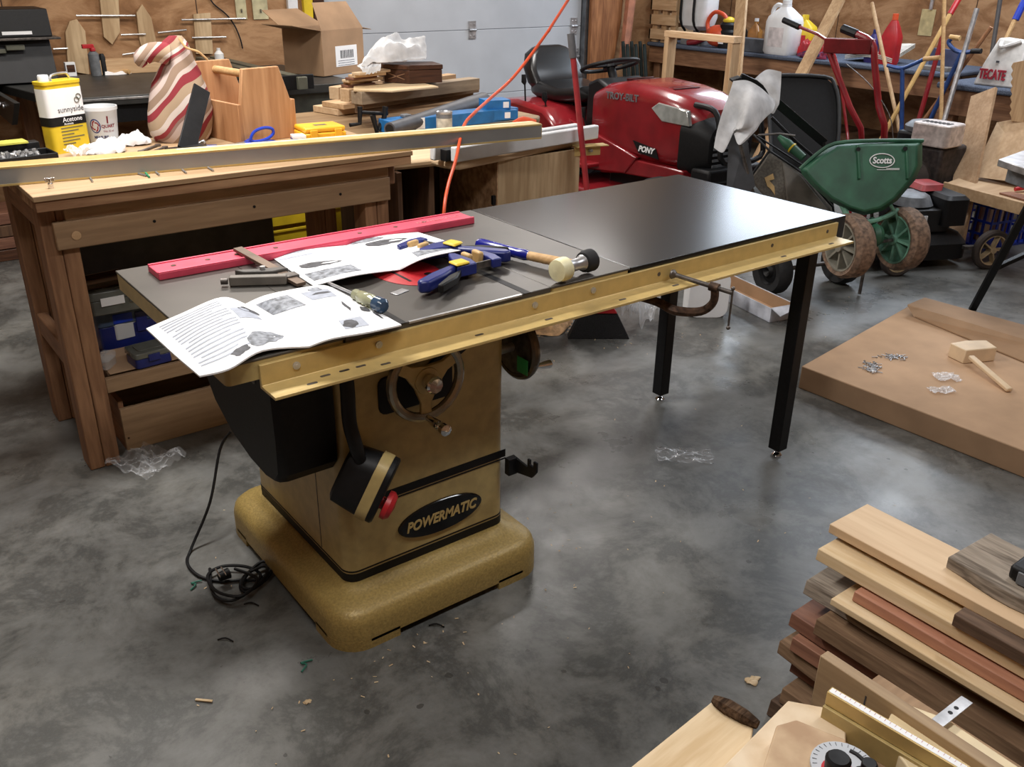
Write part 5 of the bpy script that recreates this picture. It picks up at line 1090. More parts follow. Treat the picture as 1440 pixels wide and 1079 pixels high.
t.part('side_panel', G().prism([(2.6, .46), (3.3, .62), (3.35, .40), (3.1, .30), (2.7, .34)], XC-.285, XC-.245, 'yz'), RED, .01)
t.part('steering_column', G().cyl((XC, 3.13, .82), (XC, 3.19, .95), .03), BLK)
F = frame((XC, 3.20, .96), V(XC, 3.20, .96)+V(.02, .30, .95)); g = G().at(F).tube([(0, .20*math.cos(2*PI*k/24), .19*math.sin(2*PI*k/24)) for k in range(24)], .014, 10, True)
for a in (0, 2.1, 4.2): g.beam((0, 0, 0), (0, .19*math.cos(a), .19*math.sin(a)), .05, .014, (1, 0, 0))
t.part('steering_wheel', g.lathe([(.0, -.02), (.05, -.01), (.045, .01), (0, .02)], 16, (0, 0, 0), (1, 0, 0)), BLK)
def seatc(y, w, z0, z1, r=.04): return [(XC+a, y, b) for a, b in rr(-w, w, z0, z1, r, 4)]
t.part('seat_cushion', G().loft([seatc(3.22, .16, .745, .78, .016), seatc(3.27, .22, .72, .825, .045), seatc(3.5, .24, .70, .79, .04), seatc(3.72, .24, .70, .82, .045), seatc(3.82, .2, .71, .84, .045)]), SEAT)
def sb_(z, w, y0, y1): return [(XC+a, b, z) for a, b in rr(-w, w, y0, y1, min(.045, (y1-y0)*.45), 5)]
t.part('seat_back', G().loft([sb_(.74, .19, 3.70, 3.82), sb_(.80, .24, 3.70, 3.84), sb_(.90, .245, 3.75, 3.89), sb_(.99, .21, 3.80, 3.92), sb_(1.03, .15, 3.83, 3.91), sb_(1.045, .10, 3.85, 3.90)]), SEAT)
t.part('seat_pan', G().box(XC-.15, XC+.15, 3.4, 3.7, .66, .70), BLK, .005)
for k, (dx, y, h) in enumerate(((-.40, 3.62, .88), (-.37, 3.42, .78), (-.33, 3.05, .72))): t.part('lever', G().tube([(XC+dx, y, .60), (XC+dx, y+.02, h-.07), (XC+dx, y+.03, h-.05), (XC+dx, y+.035, h)], [.006, .006, .02, .016], 10), BLK)
for s in (-1, 1):
    wheel(t, (XC+s*.36, 3.72, .25), (s, 0, 0), .25, .2, RUB, GREY, 'rear_wheel'); wheel(t, (XC+s*.30, 2.35, .19), (s, 0, 0), .19, .15, RUB, GREY, 'front_wheel')
t.part('mower_deck', G().prism([(XC-.55, 2.62), (XC-.45, 3.2), (XC+.45, 3.2), (XC+.5, 2.7), (XC, 2.55)], .12, .24), RED, .02)
t.part('engine_block', G().box(XC-.18, XC+.18, 2.2, 2.95, .2, .42), BLK, .01)
# ---------------------------------------------------------------- pine frame and leaning boards
FY = 4.85
t = T('open_pine_stand', 'open pine frame standing behind the front of the red mower', 'frame', (5.0, 3.3, 0))
A0, A1, A2, A3 = gx(938, 44, 5.0), gx(1036, 55, 5.0), None, None
y0, y1, zt0 = A1.y, A0.y, 1.13
t.part('top_rail', G().box(4.97, 5.06, y0-.0, y1+.0, zt0-.045, zt0), PINEY, .002)
for y in (y0+.03, y1-.03): t.part('upright', G().box(4.97, 5.06, y-.022, y+.022, 0, zt0-.046), PINEZ, .002); 
t.part('bottom_rail', G().box(4.97, 5.06, y0+.053, y1-.053, 0.0, .04), PINEY, .002)
def pole(name, a, b, xa, xb, r, mat, label, cat, w=None, sides=8, extra=None, grp=None, zend=.01):
    A, B_ = gx(a[0], a[1], xa), gx(b[0], b[1], xb); u = (A-B_); 
    C_ = B_-u*((B_.z-zend)/max(u.z, .2))      # carry on down to what it stands on
    C_.z = zend
    g = G()
    if w: g.beam(C_, A, w, r*2, (1, 0, 0))
    else: g.tube([C_, A], r, sides)
    return single(name, g, mat, label, cat, tuple(C_), group=grp), A, C_
pole('leaning_board', (1045, -20), (1033, 130), 5.95, 5.6, .012, PINEZ, 'tall pine board leaning on the counter behind the pine frame', 'board', w=.11)
pole('leaning_board', (1180, 0), (1125, 108), 6.1, 5.7, .012, PINEZ, 'pine board leaning diagonally over the counter behind the black tub', 'board', w=.10)
# ---------------------------------------------------------------- black yard cart with rag
t = T('yard_cart', 'black two wheeled yard cart with its tub tipped up behind the grass bag', 'cart', (3.7, 1.4, 0))
wheel(t, (3.40, 1.20, .125), (.97, -.22, 0), .125, .09, RUB, BLK, 'wheel', .55); wheel(t, (3.86, 1.09, .125), (.97, -.22, 0), .125, .09, RUB, BLK, 'wheel', .55)
t.part('axle', G().cyl((3.40, 1.20, .125), (3.86, 1.09, .125), .012), DSTEEL)
TD = 5.15
def pp(a, b, d): return gd(a, b, d)
rim = [(1082, 112), (1092, 106), (1160, 108), (1174, 120), (1180, 150), (1178, 205), (1165, 260), (1095, 255), (1084, 200)]
cxp = (1130, 180)
g = G().loft([[pp(a, b, TD) for a, b in rim], [pp(cxp[0]+(a-cxp[0])*.97, cxp[1]+(b-cxp[1])*.97, TD+.02) for a, b in rim], [pp(cxp[0]+(a-cxp[0])*.78, cxp[1]+(b-cxp[1])*.8, TD+.35) for a, b in rim]])
t.part('tub', g, BLK, .004); t.part('tub_rim', G().tube([pp(a, b, TD-.01) for a, b in rim], .011, 8, True, 3), pm('tub_edge', (44, 46, 50), .5))
Hh = [pp(1028, 113, 4.45), pp(1040, 109, 4.45), pp(1060, 118, 4.5), pp(1085, 138, 4.6), pp(1120, 168, 4.75), pp(1158, 200, 4.9)]
g = G()
for i in range(len(Hh)-1): g.beam(Hh[i], Hh[i]+(Hh[i+1]-Hh[i])*1.04, .012, .045, (RT.x, RT.y, 1.0))
t.part('handle_bar', g, BLK, .003)
t.part('handle_stay', G().tube([pp(1034, 112, 4.45), pp(1040, 200, 4.6), pp(1056, 262, 4.75), V(3.45, 1.25, .16)], .010, 8), DSTEEL)
t.part('frame_tube', G().tube([pp(1085, 165, 4.9), pp(1120, 200, 4.95), pp(1150, 225, 5.0)], .009, 8), BLK); t.part('frame_tube', G().tube([pp(1158, 200, 4.9), V(3.86, 1.12, .16)], .012, 8), BLK)
t.part('frame_plate', G().loft([[pp(1025, 190, 4.65), pp(1050, 190, 4.65), pp(1062, 262, 4.72), pp(1020, 300, 4.72)], [pp(1025, 190, 4.68), pp(1050, 190, 4.68), pp(1062, 262, 4.75), pp(1020, 300, 4.75)]]), pm('cart_grey', (62, 64, 68), .5))
rag = surf([[pp(a, b, d) for a, b, d in r] for r in (
    [(1031, 114, 4.40), (1050, 113, 4.42), (1068, 122, 4.42), (1085, 137, 4.5), (1091, 142, 4.55)],
    [(1026, 130, 4.38), (1042, 140, 4.37), (1058, 140, 4.36), (1078, 146, 4.44), (1088, 154, 4.5)],
    [(1015, 160, 4.37), (1034, 170, 4.40), (1044, 178, 4.33), (1066, 172, 4.40), (1082, 160, 4.47)],
    [(1008, 185, 4.37), (1026, 196, 4.39), (1032, 180, 4.40), (1052, 190, 4.37), (1074, 166, 4.45)],
    [(1004, 207, 4.36), (1018, 213, 4.38), (1030, 186, 4.41), (1040, 203, 4.36), (1064, 182, 4.42)])])
single('white_rag', G().grid(rag, 30, 24, .003), RAG, 'dusty white rag draped over the black cart handle', 'rag', tuple(pp(1040, 200, 4.4)))
rag = surf([[pp(a, b, d) for a, b, d in r] for r in ([(1060, 112, 4.5), (1078, 98, 4.55), (1099, 101, 4.55)], [(1072, 118, 4.52), (1088, 120, 4.53), (1098, 122, 4.55)], [(1082, 135, 4.53), (1094, 140, 4.54), (1096, 144, 4.55)], [(1082, 156, 4.53), (1088, 159, 4.54), (1094, 148, 4.55)])])
single('white_rag', G().grid(rag, 18, 18, .003), RAG, 'smaller white rag hooked over the top of the black handle', 'rag', tuple(pp(1085, 130, 4.5)))
# grass bag
t = T('grass_bag', 'dusty grey grass catcher bag with a gold emblem beside the green spreader', 'bag', (3.55, 1.3, .3))
GB = 4.86
bagp = [(1058, 247), (1083, 216), (1098, 229), (1130, 238), (1140, 300), (1100, 300), (1075, 276)]
bagp = [(1058, 247), (1082, 214), (1128, 245), (1170, 292), (1176, 330), (1120, 330), (1062, 262)]
t.part('bag', G().loft([[pp(a, b, GB) for a, b in bagp], [pp(1115+(a-1115)*.9, 275+(b-275)*.9, GB+.2) for a, b in bagp]]), FAB, .012)
t.part('frame_wire', G().tube([pp(1056, 248, GB-.01), pp(1082, 212, GB-.01), pp(1060, 190, GB+.1)], .007, 8).tube([pp(1082, 212, GB-.01), pp(1128, 243, GB-.01), pp(1172, 292, GB-.01)], .006, 8).tube([pp(1064, 191, GB), pp(1128, 232, GB)], .005, 8), BLK)
t.part('side_panel', G().loft([[pp(a, b, GB-.004) for a, b in ((1100, 228), (1128, 247), (1166, 293), (1172, 326), (1112, 326))], [pp(a, b, GB-.02) for a, b in ((1102, 231), (1127, 249), (1163, 294), (1168, 322), (1113, 322))]]), pm('grey_bag_light', (112, 106, 98), .85))
t.part('emblem', G().loft([[pp(a, b, GB-.003) for a, b in ((1075, 250), (1087, 244), (1089, 252), (1082, 254), (1089, 262), (1090, 275), (1084, 266), (1079, 262))], [pp(a, b, GB-.006) for a, b in ((1075, 250), (1087, 244), (1089, 252), (1082, 254), (1089, 262), (1090, 275), (1084, 266), (1079, 262))]]), pm('gold_emblem', (178, 142, 84), .6))
A, B_ = pp(1095, 192, 4.8), pp(1130, 222, 4.75)
t = T('garden_sprayer_wand', 'green hand tool with a yellow ring lying behind the grass bag', 'garden tool', tuple(A))
t.part('handle', G().tube([A, A.lerp(B_, .35), A.lerp(B_, .6), B_], [.012, .026, .024, .02], 12), GRN); t.part('ring', G().cyl(A.lerp(B_, .52), A.lerp(B_, .57), .028), YEL); t.part('cross_bar', G().tube([pp(1066, 190, 4.8), pp(1096, 188, 4.8), pp(1118, 191, 4.8)], .006, 8), DSTEEL)
# ---------------------------------------------------------------- green spreader
t = T('lawn_spreader', 'green lawn spreader with big dusty wheels standing behind the extension table corner', 'spreader', (3.75, .95, .1))
SD = 4.5
hp = [(1125, 238), (1146, 220), (1174, 203), (1220, 199), (1297, 199), (1297, 232), (1288, 252), (1262, 282), (1240, 297), (1215, 303), (1192, 296), (1165, 282), (1142, 262), (1128, 246)]
hm = (1222, 235)
def hring(s, d, dy=0, pts=hp): return [pp(hm[0]+(a-hm[0])*s, hm[1]+(b-hm[1])*s+dy, d) for a, b in pts]
hop = t.part('hopper', G().loft([hring(.90, SD-.05, 1), hring(1, SD), hring(1.0, SD+.03), hring(.95, SD+.30)]), GRN, .008)
t.part('hopper_rim', G().tube([pp(1125, 238, SD-.0), pp(1146, 219, SD-.02), pp(1174, 202, SD-.03), pp(1230, 198, SD-.03), pp(1298, 198, SD-.01)], .010, 8, sm=3), GRN, parent=hop)
for a in (1206, 1274): t.part('rib', G().beam(pp(a, 204, SD-.055), pp(a+2, 252, SD-.055), .012, .022), GRN, .003, parent=hop)
for a, b in ((1207, 210), (1273, 209)): t.part('socket', G().cyl(pp(a, b, SD-.05), pp(a, b, SD-.068), .011, n=10), BLK, parent=hop)
FV = Matrix(((RT.x, UP.x, -FW.x, 0), (RT.y, UP.y, -FW.y, 0), (RT.z, UP.z, -FW.z, 0), (0, 0, 0, 1)))
o_ = pp(1240.5, 226, SD-.056)
e = t.part('logo_ring', G().at(Matrix.Translation(o_) @ FV).tube([(.060*math.cos(2*PI*k/28), .034*math.sin(2*PI*k/28), 0) for k in range(28)], .0025, 6, True), WPAP, parent=hop)
t.part('lettering', G().text('Scotts', .044, Matrix.Translation(o_) @ FV, .001, .0012, shear=.15, sx=.85), WPAP, parent=hop)
t.part('small_print', G().at(Matrix.Translation(pp(1249, 238.5, SD-.056)) @ FV).box(-.055, .055, -.002, .0, 0, .001).box(-.01, .055, .003, .006, 0, .001), WPAP, parent=hop)
t.part('white_sticker', G().at(Matrix.Translation(pp(1152, 239, SD-.045)) @ FV).box(-.006, .006, -.006, .006, 0, .003), WPAP, parent=hop)
def sw_(px, py, d, R, nm, hubm):
    c = pp(px, py, d); wheel(t, tuple(c), (.93, -.36, 0), R, .11, DIRT, hubm, nm, .74, 8); return c
c1 = sw_(1193, 346, SD-.02, .158, 'wheel', pm('dusty_hub', (138, 134, 120), .7)); c2 = sw_(1268, 336, SD+.10, .158, 'wheel', GRNL)
t.part('axle', G().cyl(c1, c2, .009), DSTEEL)
t.part('gearbox', G().lathe([(.0, -.03), (.05, -.025), (.062, 0), (.05, .025), (0, .03)], 20, pp(1229, 331, SD+.03), (.93, -.36, 0)).cyl(pp(1229, 331, SD+.03), pp(1226, 306, SD+.03), .012), GRN)
t.part('frame_bar', G().tube([pp(1187, 292, SD-.0), pp(1196, 306, SD), pp(1222, 312, SD), pp(1250, 303, SD+.02), pp(1262, 295, SD+.04)], .012, 8, sm=3), GRNL)
t.part('frame_strut', G().tube([pp(1180, 284, SD), pp(1187, 298, SD), c1], .009, 8), GRNL); t.part('frame_strut', G().tube([pp(1252, 288, SD), pp(1262, 305, SD+.05), c2], .009, 8), GRNL)
k0 = pp(1226, 320, SD+.25); t.part('rear_leg', G().tube([pp(1226, 300, SD+.2), k0, V(k0.x, k0.y, .01)], .009, 8), DSTEEL)
# ---------------------------------------------------------------- push mower with tan wheels
t = T('push_mower', 'black and red push mower with tan spoked wheels behind the green spreader', 'lawn mower', (4.7, 1.0, 0))
wa, wb = V(4.30, .98, .10), V(4.82, .735, .115)
M = frame((wa.x, wa.y, 0), (wb.x, wb.y, 0)); 
ay = M.to_3x3() @ V(0, -1, 0)
wheel(t, tuple(V(gz(1258, 388, 0).x, gz(1258, 388, 0).y, .105)), ay, .105, .045, pm('mower_tyre', (62, 52, 46), .8), WHEELT, 'wheel', .72, 5); wheel(t, tuple(wb), ay, .118, .045, MAT['mower_tyre'], WHEELT, 'wheel', .72, 5)
wheel(t, tuple(M @ V(.0, .50, .105)), ay, .105, .045, MAT['mower_tyre'], WHEELT, 'wheel', .72); wheel(t, tuple(M @ V(.57, .50, .115)), ay, .118, .045, MAT['mower_tyre'], WHEELT, 'wheel', .72)
def mr(x0, x1, y0, y1, r, z): return [M @ V(a, b, z) for a, b in rr(x0, x1, y0, y1, r, 4)]
t.part('deck', G().loft([mr(-.02, .46, .03, .48, .08, .06), mr(-.02, .46, .03, .48, .08, .15), mr(.03, .42, .07, .44, .07, .20)]), BLK)
t.part('front_cowl', G().loft([mr(-.20, .02, .06, .44, .05, .07), mr(-.18, .02, .07, .43, .05, .18), mr(-.14, .0, .1, .4, .04, .22)]), BLK)
t.part('wheel_strut', G().beam(M @ V(.40, .02, .13), M @ V(.57, .02, .13), .03, .02), DSTEEL)
t.part('engine', G().loft([mr(.05, .36, .10, .40, .05, .205), mr(.03, .38, .09, .41, .05, .34)]), pm('engine_black', (30, 30, 31), .45), .004)
t.part('fuel_tank', G().loft([mr(.26, .42, .06, .40, .03, .25), mr(.26, .42, .06, .40, .03, .40), mr(.28, .40, .08, .38, .03, .42)]), BLK)
t.part('recoil_cover', G().loft([mr(.03, .27, .12, .38, .1, .35), mr(.05, .25, .14, .36, .1, .40), mr(.10, .22, .18, .32, .05, .415)]), GREY)
t.part('red_shroud', G().loft([mr(.20, .34, .22, .42, .02, .42), mr(.22, .36, .24, .40, .02, .45)]), pm('faded_red', (158, 52, 54), .5)); t.part('label', G().at(M).box(.10, .17, .082, .089, .27, .31), WPAP)
# ---------------------------------------------------------------- engine pack behind with silver muffler
t = T('garden_tiller', 'dirty tiller engine with a silver muffler behind the green spreader', 'tiller', (5.2, 1.4, 0))
e1 = gx(1324, 195, 5.1); cy_ = e1.y+.02; MZ = .055
t.part('muffler', G().loft([[(x, y_, z) for x, y_ in rr(4.98, 5.20, cy_-.12, cy_+.13, .04, 4)] for z in (.60, .615, .71, .735)]), pm('muffler_silver', (206, 194, 188), .4, .35, .12, 30), .008)
g = G()
for k in range(7): g.box(5.04, 5.10, cy_-.08+.027*k, cy_-.066+.027*k, .735, .738)
t.part('muffler_slots', g, BLK); t.part('engine', G().box(5.0, 5.30, cy_-.10, cy_+.14, .30, .595), pm('engine_dirty', (52, 44, 42), .6, .3, .3, 30), .02)
t.part('crankcase', G().cyl((4.97, cy_+.05, .40), (5.3, cy_+.05, .40), .11), pm('engine_grey', (84, 76, 72), .55, .4)); t.part('recoil_housing', G().lathe([(.13, 0), (.135, .03), (.10, .06), (.04, .07), (0, .07)], 20, (5.30, cy_+.20, .64)), GREY)
t.part('engine_shroud', G().box(5.17, 5.43, cy_+.06, cy_+.33, .40, .64), BLK, .02); t.part('frame', G().box(5.02, 5.4, cy_-.05, cy_+.25, .1, .30), DSTEEL, .01)
for k in range(3): t.part('tine', G().beam((5.05+.13*k, cy_-.12, .012), (5.05+.13*k, cy_+.15, .10), .02, .012).beam((5.05+.13*k, cy_+.3, .012), (5.05+.13*k, cy_+.1, .12), .02, .012), RUST)
# red upright handles
t = T('red_push_tool', 'red steel handlebar frame standing behind the green hopper', 'garden tool', (4.9, 1.7, 0))
X_ = 4.75
def rx(a, b, x=X_): return gx(a, b, x)
t.part('handle_tube', G().tube([rx(1166, 72), rx(1170, 84), rx(1195, 150), rx(1212, 197), V(4.75, 1.78, .3)], .019, 10, sm=3), RED); t.part('handle_tube', G().tube([rx(1200, 46), rx(1226, 60), rx(1230, 90), rx(1236, 150), rx(1243, 198), V(4.85, 1.62, .02)], .021, 10, sm=3), RED)
t.part('cross_tray', G().beam(rx(1161, 64), rx(1228, 66), .05, .09, (0, 0, 1)), pm('dark_red', (112, 20, 26), .35, .2), .006); t.part('grip', G().tube([rx(1185, 40), rx(1205, 48)], .026, 10), BLK)
t.part('cable', G().tube([rx(1190, 90), rx(1222, 118), rx(1250, 160), rx(1256, 195)], .003, 6, sm=4), DSTEEL); t.part('foot', G().box(4.70, 4.92, 1.56, 1.84, 0, .02), DSTEEL)
A, B_ = gx(1100, 30, 5.6), gx(1150, 50, 5.6)
t = T('red_hand_tool', 'red handle with a black grip sticking out in front of the white jug', 'handle', tuple(B_)); t.part('grip', G().tube([gx(1102, 28, 5.5), gx(1124, 38, 5.5)], .022, 10), BLK); t.part('shaft', G().tube([gx(1122, 37, 5.5), gx(1150, 48, 5.5), gx(1168, 60, 5.3), gx(1180, 100, 5.2), gx(1192, 190, 5.1), V(5.1, 1.85, .01)], [.012, .012, .012, .010, .01, .01], 8), RED)
# long handled tools
LT = 'long handled tools leaning at right'
pole('tool_pole', (1226, 4), (1266, 188), 6.1, 5.8, .014, PINEZ, 'plain wooden handle leaning left beside the red handlebar', 'pole', grp=LT)
YH, _a, _b2 = pole('tool_pole', (1336, 20), (1270, 140), 6.12, 5.85, .016, wood('yellowish_handle', (196, 152, 84), (220, 178, 108), 1, 2), 'yellow wooden handle with red top crossing behind the blue handles', 'pole', grp=LT)
child(YH, 'red_tip', G().tube([gx(1336, 20, 6.12), gx(1352, -8, 6.2)], .02, 10), REDP, label='bright red upper end')
pole('tool_pole', (1328, -5), (1323, 176), 5.64, 5.60, .013, HANDLE, 'thin wooden handle standing nearly upright before the wall', 'pole', grp=LT)
pole('tool_pole', (1394, 38), (1300, 168), 5.75, 5.72, .014, wood('brown_handle', (140, 90, 56), (172, 118, 76), 1, 2), 'brown wooden handle leaning steeply to the right under the white bag', 'pole', grp=LT)
pole('tool_pole', (1374, 12), (1326, 175), 5.75, 5.6, .017, STEEL, 'shiny grey metal pole crossing behind the blue handle', 'pole', grp=LT)
pole('tool_pole', (1326, 50), (1306, 120), 6.2, 6.1, .018, RED, 'dark red pole leaning behind the thin upright handle', 'pole', grp=LT)
pole('shovel', (1408, -10), (1398, 55), 6.45, 6.4, .016, pm('grey_handle', (76, 72, 70), .6), 'dark grey handle standing behind the white and red bag', 'pole', grp=LT, zend=.9)
BH, _a, _b2 = pole('tool_pole', (1440, 0), (1416, 52), 6.45, 6.35, .016, HANDLE, 'wooden handle with a blue sleeve above the white and red bag', 'pole', grp=LT, zend=.9)
child(BH, 'blue_sleeve', G().tube([gx(1428, 28, 6.40), gx(1448, -14, 6.47)], .024, 10), BLUEB, label='blue plastic sleeve')
BT = pm('blue_tube', (40, 74, 138), .35, .2)
x_ = 5.65
t = T('blue_garden_tool', 'blue T handled garden tool with wooden grip in front of the counter', 'garden tool', tuple(gx(1269, 175, x_)))
t.part('crossbar', G().tube([gx(1248, 92, x_), gx(1268, 96, x_), gx(1285, 90, x_), gx(1300, 83, x_)], .013, 10, sm=4), BT); t.part('grip', G().tube([gx(1299, 83, x_), gx(1322, 81, x_)], .016, 10), HANDLE)
b0 = gx(1268, 180, x_); t.part('shaft', G().tube([gx(1269, 97, x_), b0, V(b0.x, b0.y, .01)], .015, 10), BT)
x_ = 5.7
t = T('blue_garden_tool', 'blue bent handle tool crossing the grey pole with a tan grip', 'garden tool', tuple(gx(1310, 150, x_)))
t.part('crossbar', G().tube([gx(1338, 54, x_), gx(1334, 60, x_), gx(1342, 70, x_), gx(1354, 74, x_), gx(1368, 72, x_)], .014, 10, sm=4), BT); t.part('grip', G().tube([gx(1336, 52, x_), gx(1350, 54, x_)], .017, 10), TAN); t.part('grip', G().tube([gx(1366, 72, x_), gx(1380, 72, x_)], .017, 10), BLK)
b0 = gx(1312, 160, x_); t.part('shaft', G().tube([gx(1352, 74, x_), b0, V(b0.x-.05, b0.y+.12, .01)], .015, 10), BT)
# TECATE bag
z_ = .8905; c0 = gz(1402, 119, z_)
c0 = V(5.98, 1.36, z_)
a, b = gx(1373, 112, 5.9), gx(1432, 115, 5.9)
t = T('carrier_bag', 'white carrier bag with red lettering standing on the short counter', 'bag', (5.95, (a.y+b.y)/2, z_))
y0, y1 = b.y, a.y; h_ = gx(1392, 52, 5.9).z-z_
bagm = pm('white_bag', (206, 202, 196), .6, 0, .06, 25, .4)
bg = t.part('bag', G().loft([[(5.86, y0-.02, z_), (5.86, y1, z_), (6.10, y1, z_), (6.10, y0-.02, z_)], [(5.86, y0-.01, z_+h_*.45), (5.86, y1-.04, z_+h_*.45), (6.08, y1-.04, z_+h_*.45), (6.08, y0-.01, z_+h_*.45)], [(5.90, y0-.01, z_+h_*.95), (5.90, y1-.09, z_+h_), (6.03, y1-.09, z_+h_), (6.03, y0-.01, z_+h_*.95)]]), bagm, .012)
t.part('lettering', G().text('TECATE', .085, Matrix.Translation((5.852, (y0+y1)/2+.018, z_+h_*.24)) @ FL, .004, .003, sx=.58), PRNT, parent=bg)
t.part('bag_knot', G().tube([(5.9, y1-.12, z_+h_*.93), (5.86, (y0+y1)/2, z_+h_*.82), (5.9, y0+.04, z_+h_*.96)], [.02, .012, .018], 8, sm=4), bagm); t.part('small_print', G().box(5.853, 5.858, (y0+y1)/2-.008, (y0+y1)/2+.012, z_+h_*.5, z_+h_*.54), INKD, parent=bg)
c0 = (6.15, y0-.06, z_); single('red_white_box', G().box(-.06, .06, -.16, .0, 0, .26), pm('red_carton', (176, 40, 50), .5), 'red carton partly cut off right of the white bag', 'carton', c0, local=True, bev=.004)
# hand saw hanging at the right edge
P = [gx(1427, 88, 5.5), gx(1424, 170, 5.5), gx(1462, 175, 5.5), gx(1466, 80, 5.5)]
pts = [(P[0].y, P[0].z)]
for k in range(14):
    f = (k+1)/15; yy = P[0].y+(P[1].y-P[0].y)*f; zz_ = P[0].z+(P[1].z-P[0].z)*f; pts.append((yy+(.012 if k % 2 == 0 else -.0), zz_))
pts += [(P[1].y, P[1].z), (P[2].y, P[2].z), (P[3].y, P[3].z)]
single('notched_board', G().prism(pts, 5.48, 5.50, 'yz'), PINEZ, 'pale notched board edge standing at the right border under the bag', 'board', tuple(P[1]), bev=.001)
# leaning board, sheet, tray, crate
A, B_ = gx(1384, 130, 5.55), gx(1357, 255, 5.15)
C_ = B_+(B_-A)*(B_.z/(A.z-B_.z)); 
single('leaning_board', G().beam(V(C_.x, C_.y, .0), A, .17, .022, (1, 0, .2)), wood('grey_pine', (158, 124, 90), (182, 148, 112), .8, 0), 'wide pine board leaning on the short counter above the blue crate', 'board', tuple(C_))
P = [gx(1372, 240, 5.3), gx(1440, 225, 5.3), gx(1440, 172, 5.6), gx(1402, 176, 5.6)]
P = [gx(a, b, x) for a, b, x in ((1366, 248, 5.2), (1470, 262, 5.2), (1470, 160, 5.5), (1402, 172, 5.5))]
single('plywood_sheet', G().loft([P, [p+V(.02, 0, 0) for p in P]]), PLY, 'tan plywood panel leaning behind the tray at the right border', 'panel', tuple(P[0]))
z_ = .42
t = T('plywood_tray', 'shallow plywood tray resting on the blue crate at right', 'tray', tuple(gz(1380, 275, z_)))
TA, TB, TC = gz(1327, 256, z_), gz(1460, 291, z_), gz(1375, 238, z_)
n_ = (TC-TA); n_.z = 0; n_ = n_.normalized()*.40
t.part('front_board', G().loft([[TA, TB, TB+n_*.05, TA+n_*.05], [p-V(0, 0, .07) for p in (TA, TB, TB+n_*.05, TA+n_*.05)]]), PLY, .002)
t.part('base_panel', G().loft([[p-V(0, 0, .012) for p in (TA+n_*.06, TB+n_*.06, TB+n_, TA+n_)], [p-V(0, 0, .03) for p in (TA+n_*.06, TB+n_*.06, TB+n_, TA+n_)]]), PLY, .002)
t.part('inner_board', G().loft([[p-V(0, 0, .011) for p in (TA.lerp(TB, .55)+n_*.25, TB+n_*.2, TB+n_*.5, TA.lerp(TB, .62)+n_*.5)], [p+V(0, 0, .0) for p in (TA.lerp(TB, .55)+n_*.25, TB+n_*.2, TB+n_*.5, TA.lerp(TB, .62)+n_*.5)]]), CHER, .002)
c0 = TA.lerp(TB, .62)+n_*.62; single('red_tool', G().tube([c0+V(0, 0, .005), c0+V(.12, -.05, .02), c0+V(.25, -.1, .01)], [.012, .02, .016], 8, sm=3), REDP, 'small red handled tool lying in the plywood tray', 'tool', tuple(c0))
cA, cB, cC = gz(1386, 352, 0), gz(1470, 338, 0), gz(1364, 334, 0)
M = frame(cA, cB); w_ = .42; dp = .30; hh = .285
t = T('plastic_crate', 'bright blue plastic crate full of wood offcuts at the right border', 'crate', M=M); t.local = True
t.part('rim', hull(G(), 0, w_, 0, dp, hh-.03, hh, .014, False), BLUEB, .003); t.part('floor_panel', G().box(.01, w_-.01, .01, dp-.01, .0, .012), BLUEB)
def lattice(nx, L_, ax_):
    g = G(); s = L_/nx
    for k in range(nx+1): 
        p = k*s
        if ax_ == 'x0': g.box(max(0, p-.008), min(L_, p+.008), 0, .008, 0, hh-.031)
        if ax_ == 'x1': g.box(max(0, p-.008), min(L_, p+.008), dp-.008, dp, 0, hh-.031)
        if ax_ == 'y0': g.box(0, .008, max(.009, p-.008), min(L_-.009, p+.008), 0, hh-.031)
        if ax_ == 'y1': g.box(w_-.008, w_, max(.009, p-.008), min(L_-.009, p+.008), 0, hh-.031)
    for z in (0, .08, .16):
        if ax_ == 'x0': g.box(0, L_, .001, .007, z, z+.014)
        if ax_ == 'x1': g.box(0, L_, dp-.007, dp-.001, z, z+.014)
        if ax_ == 'y0': g.box(.001, .007, .009, L_-.009, z, z+.014)
        if ax_ == 'y1': g.box(w_-.007, w_-.001, .009, L_-.009, z, z+.014)
    return g
for nm, nx, L_ in (('x0', 7, w_), ('x1', 7, w_), ('y0', 5, dp), ('y1', 5, dp)): t.part('lattice_side', lattice(nx, L_, nm), BLUEB)
for k in range(9):
    x = .04+.042*k; y = .05+.06*(k % 4); board('crate_offcut', M @ V(x, y, .014), M @ V(x+.01, y+.01*(k % 3), .27-.02*(k % 3)), .045, .02, (MAPLE, PINE, CHER, SAPW, ROUGHW)[k % 5], ('pale', 'light', 'reddish', 'cream', 'brown')[k % 5]+' wood offcut standing in the blue crate, '+('first', 'second', 'third', 'fourth', 'fifth', 'sixth', 'seventh', 'eighth', 'ninth')[k]+' from the left', 'offcut', 'offcuts in the blue crate', up=(0, 1, 0))
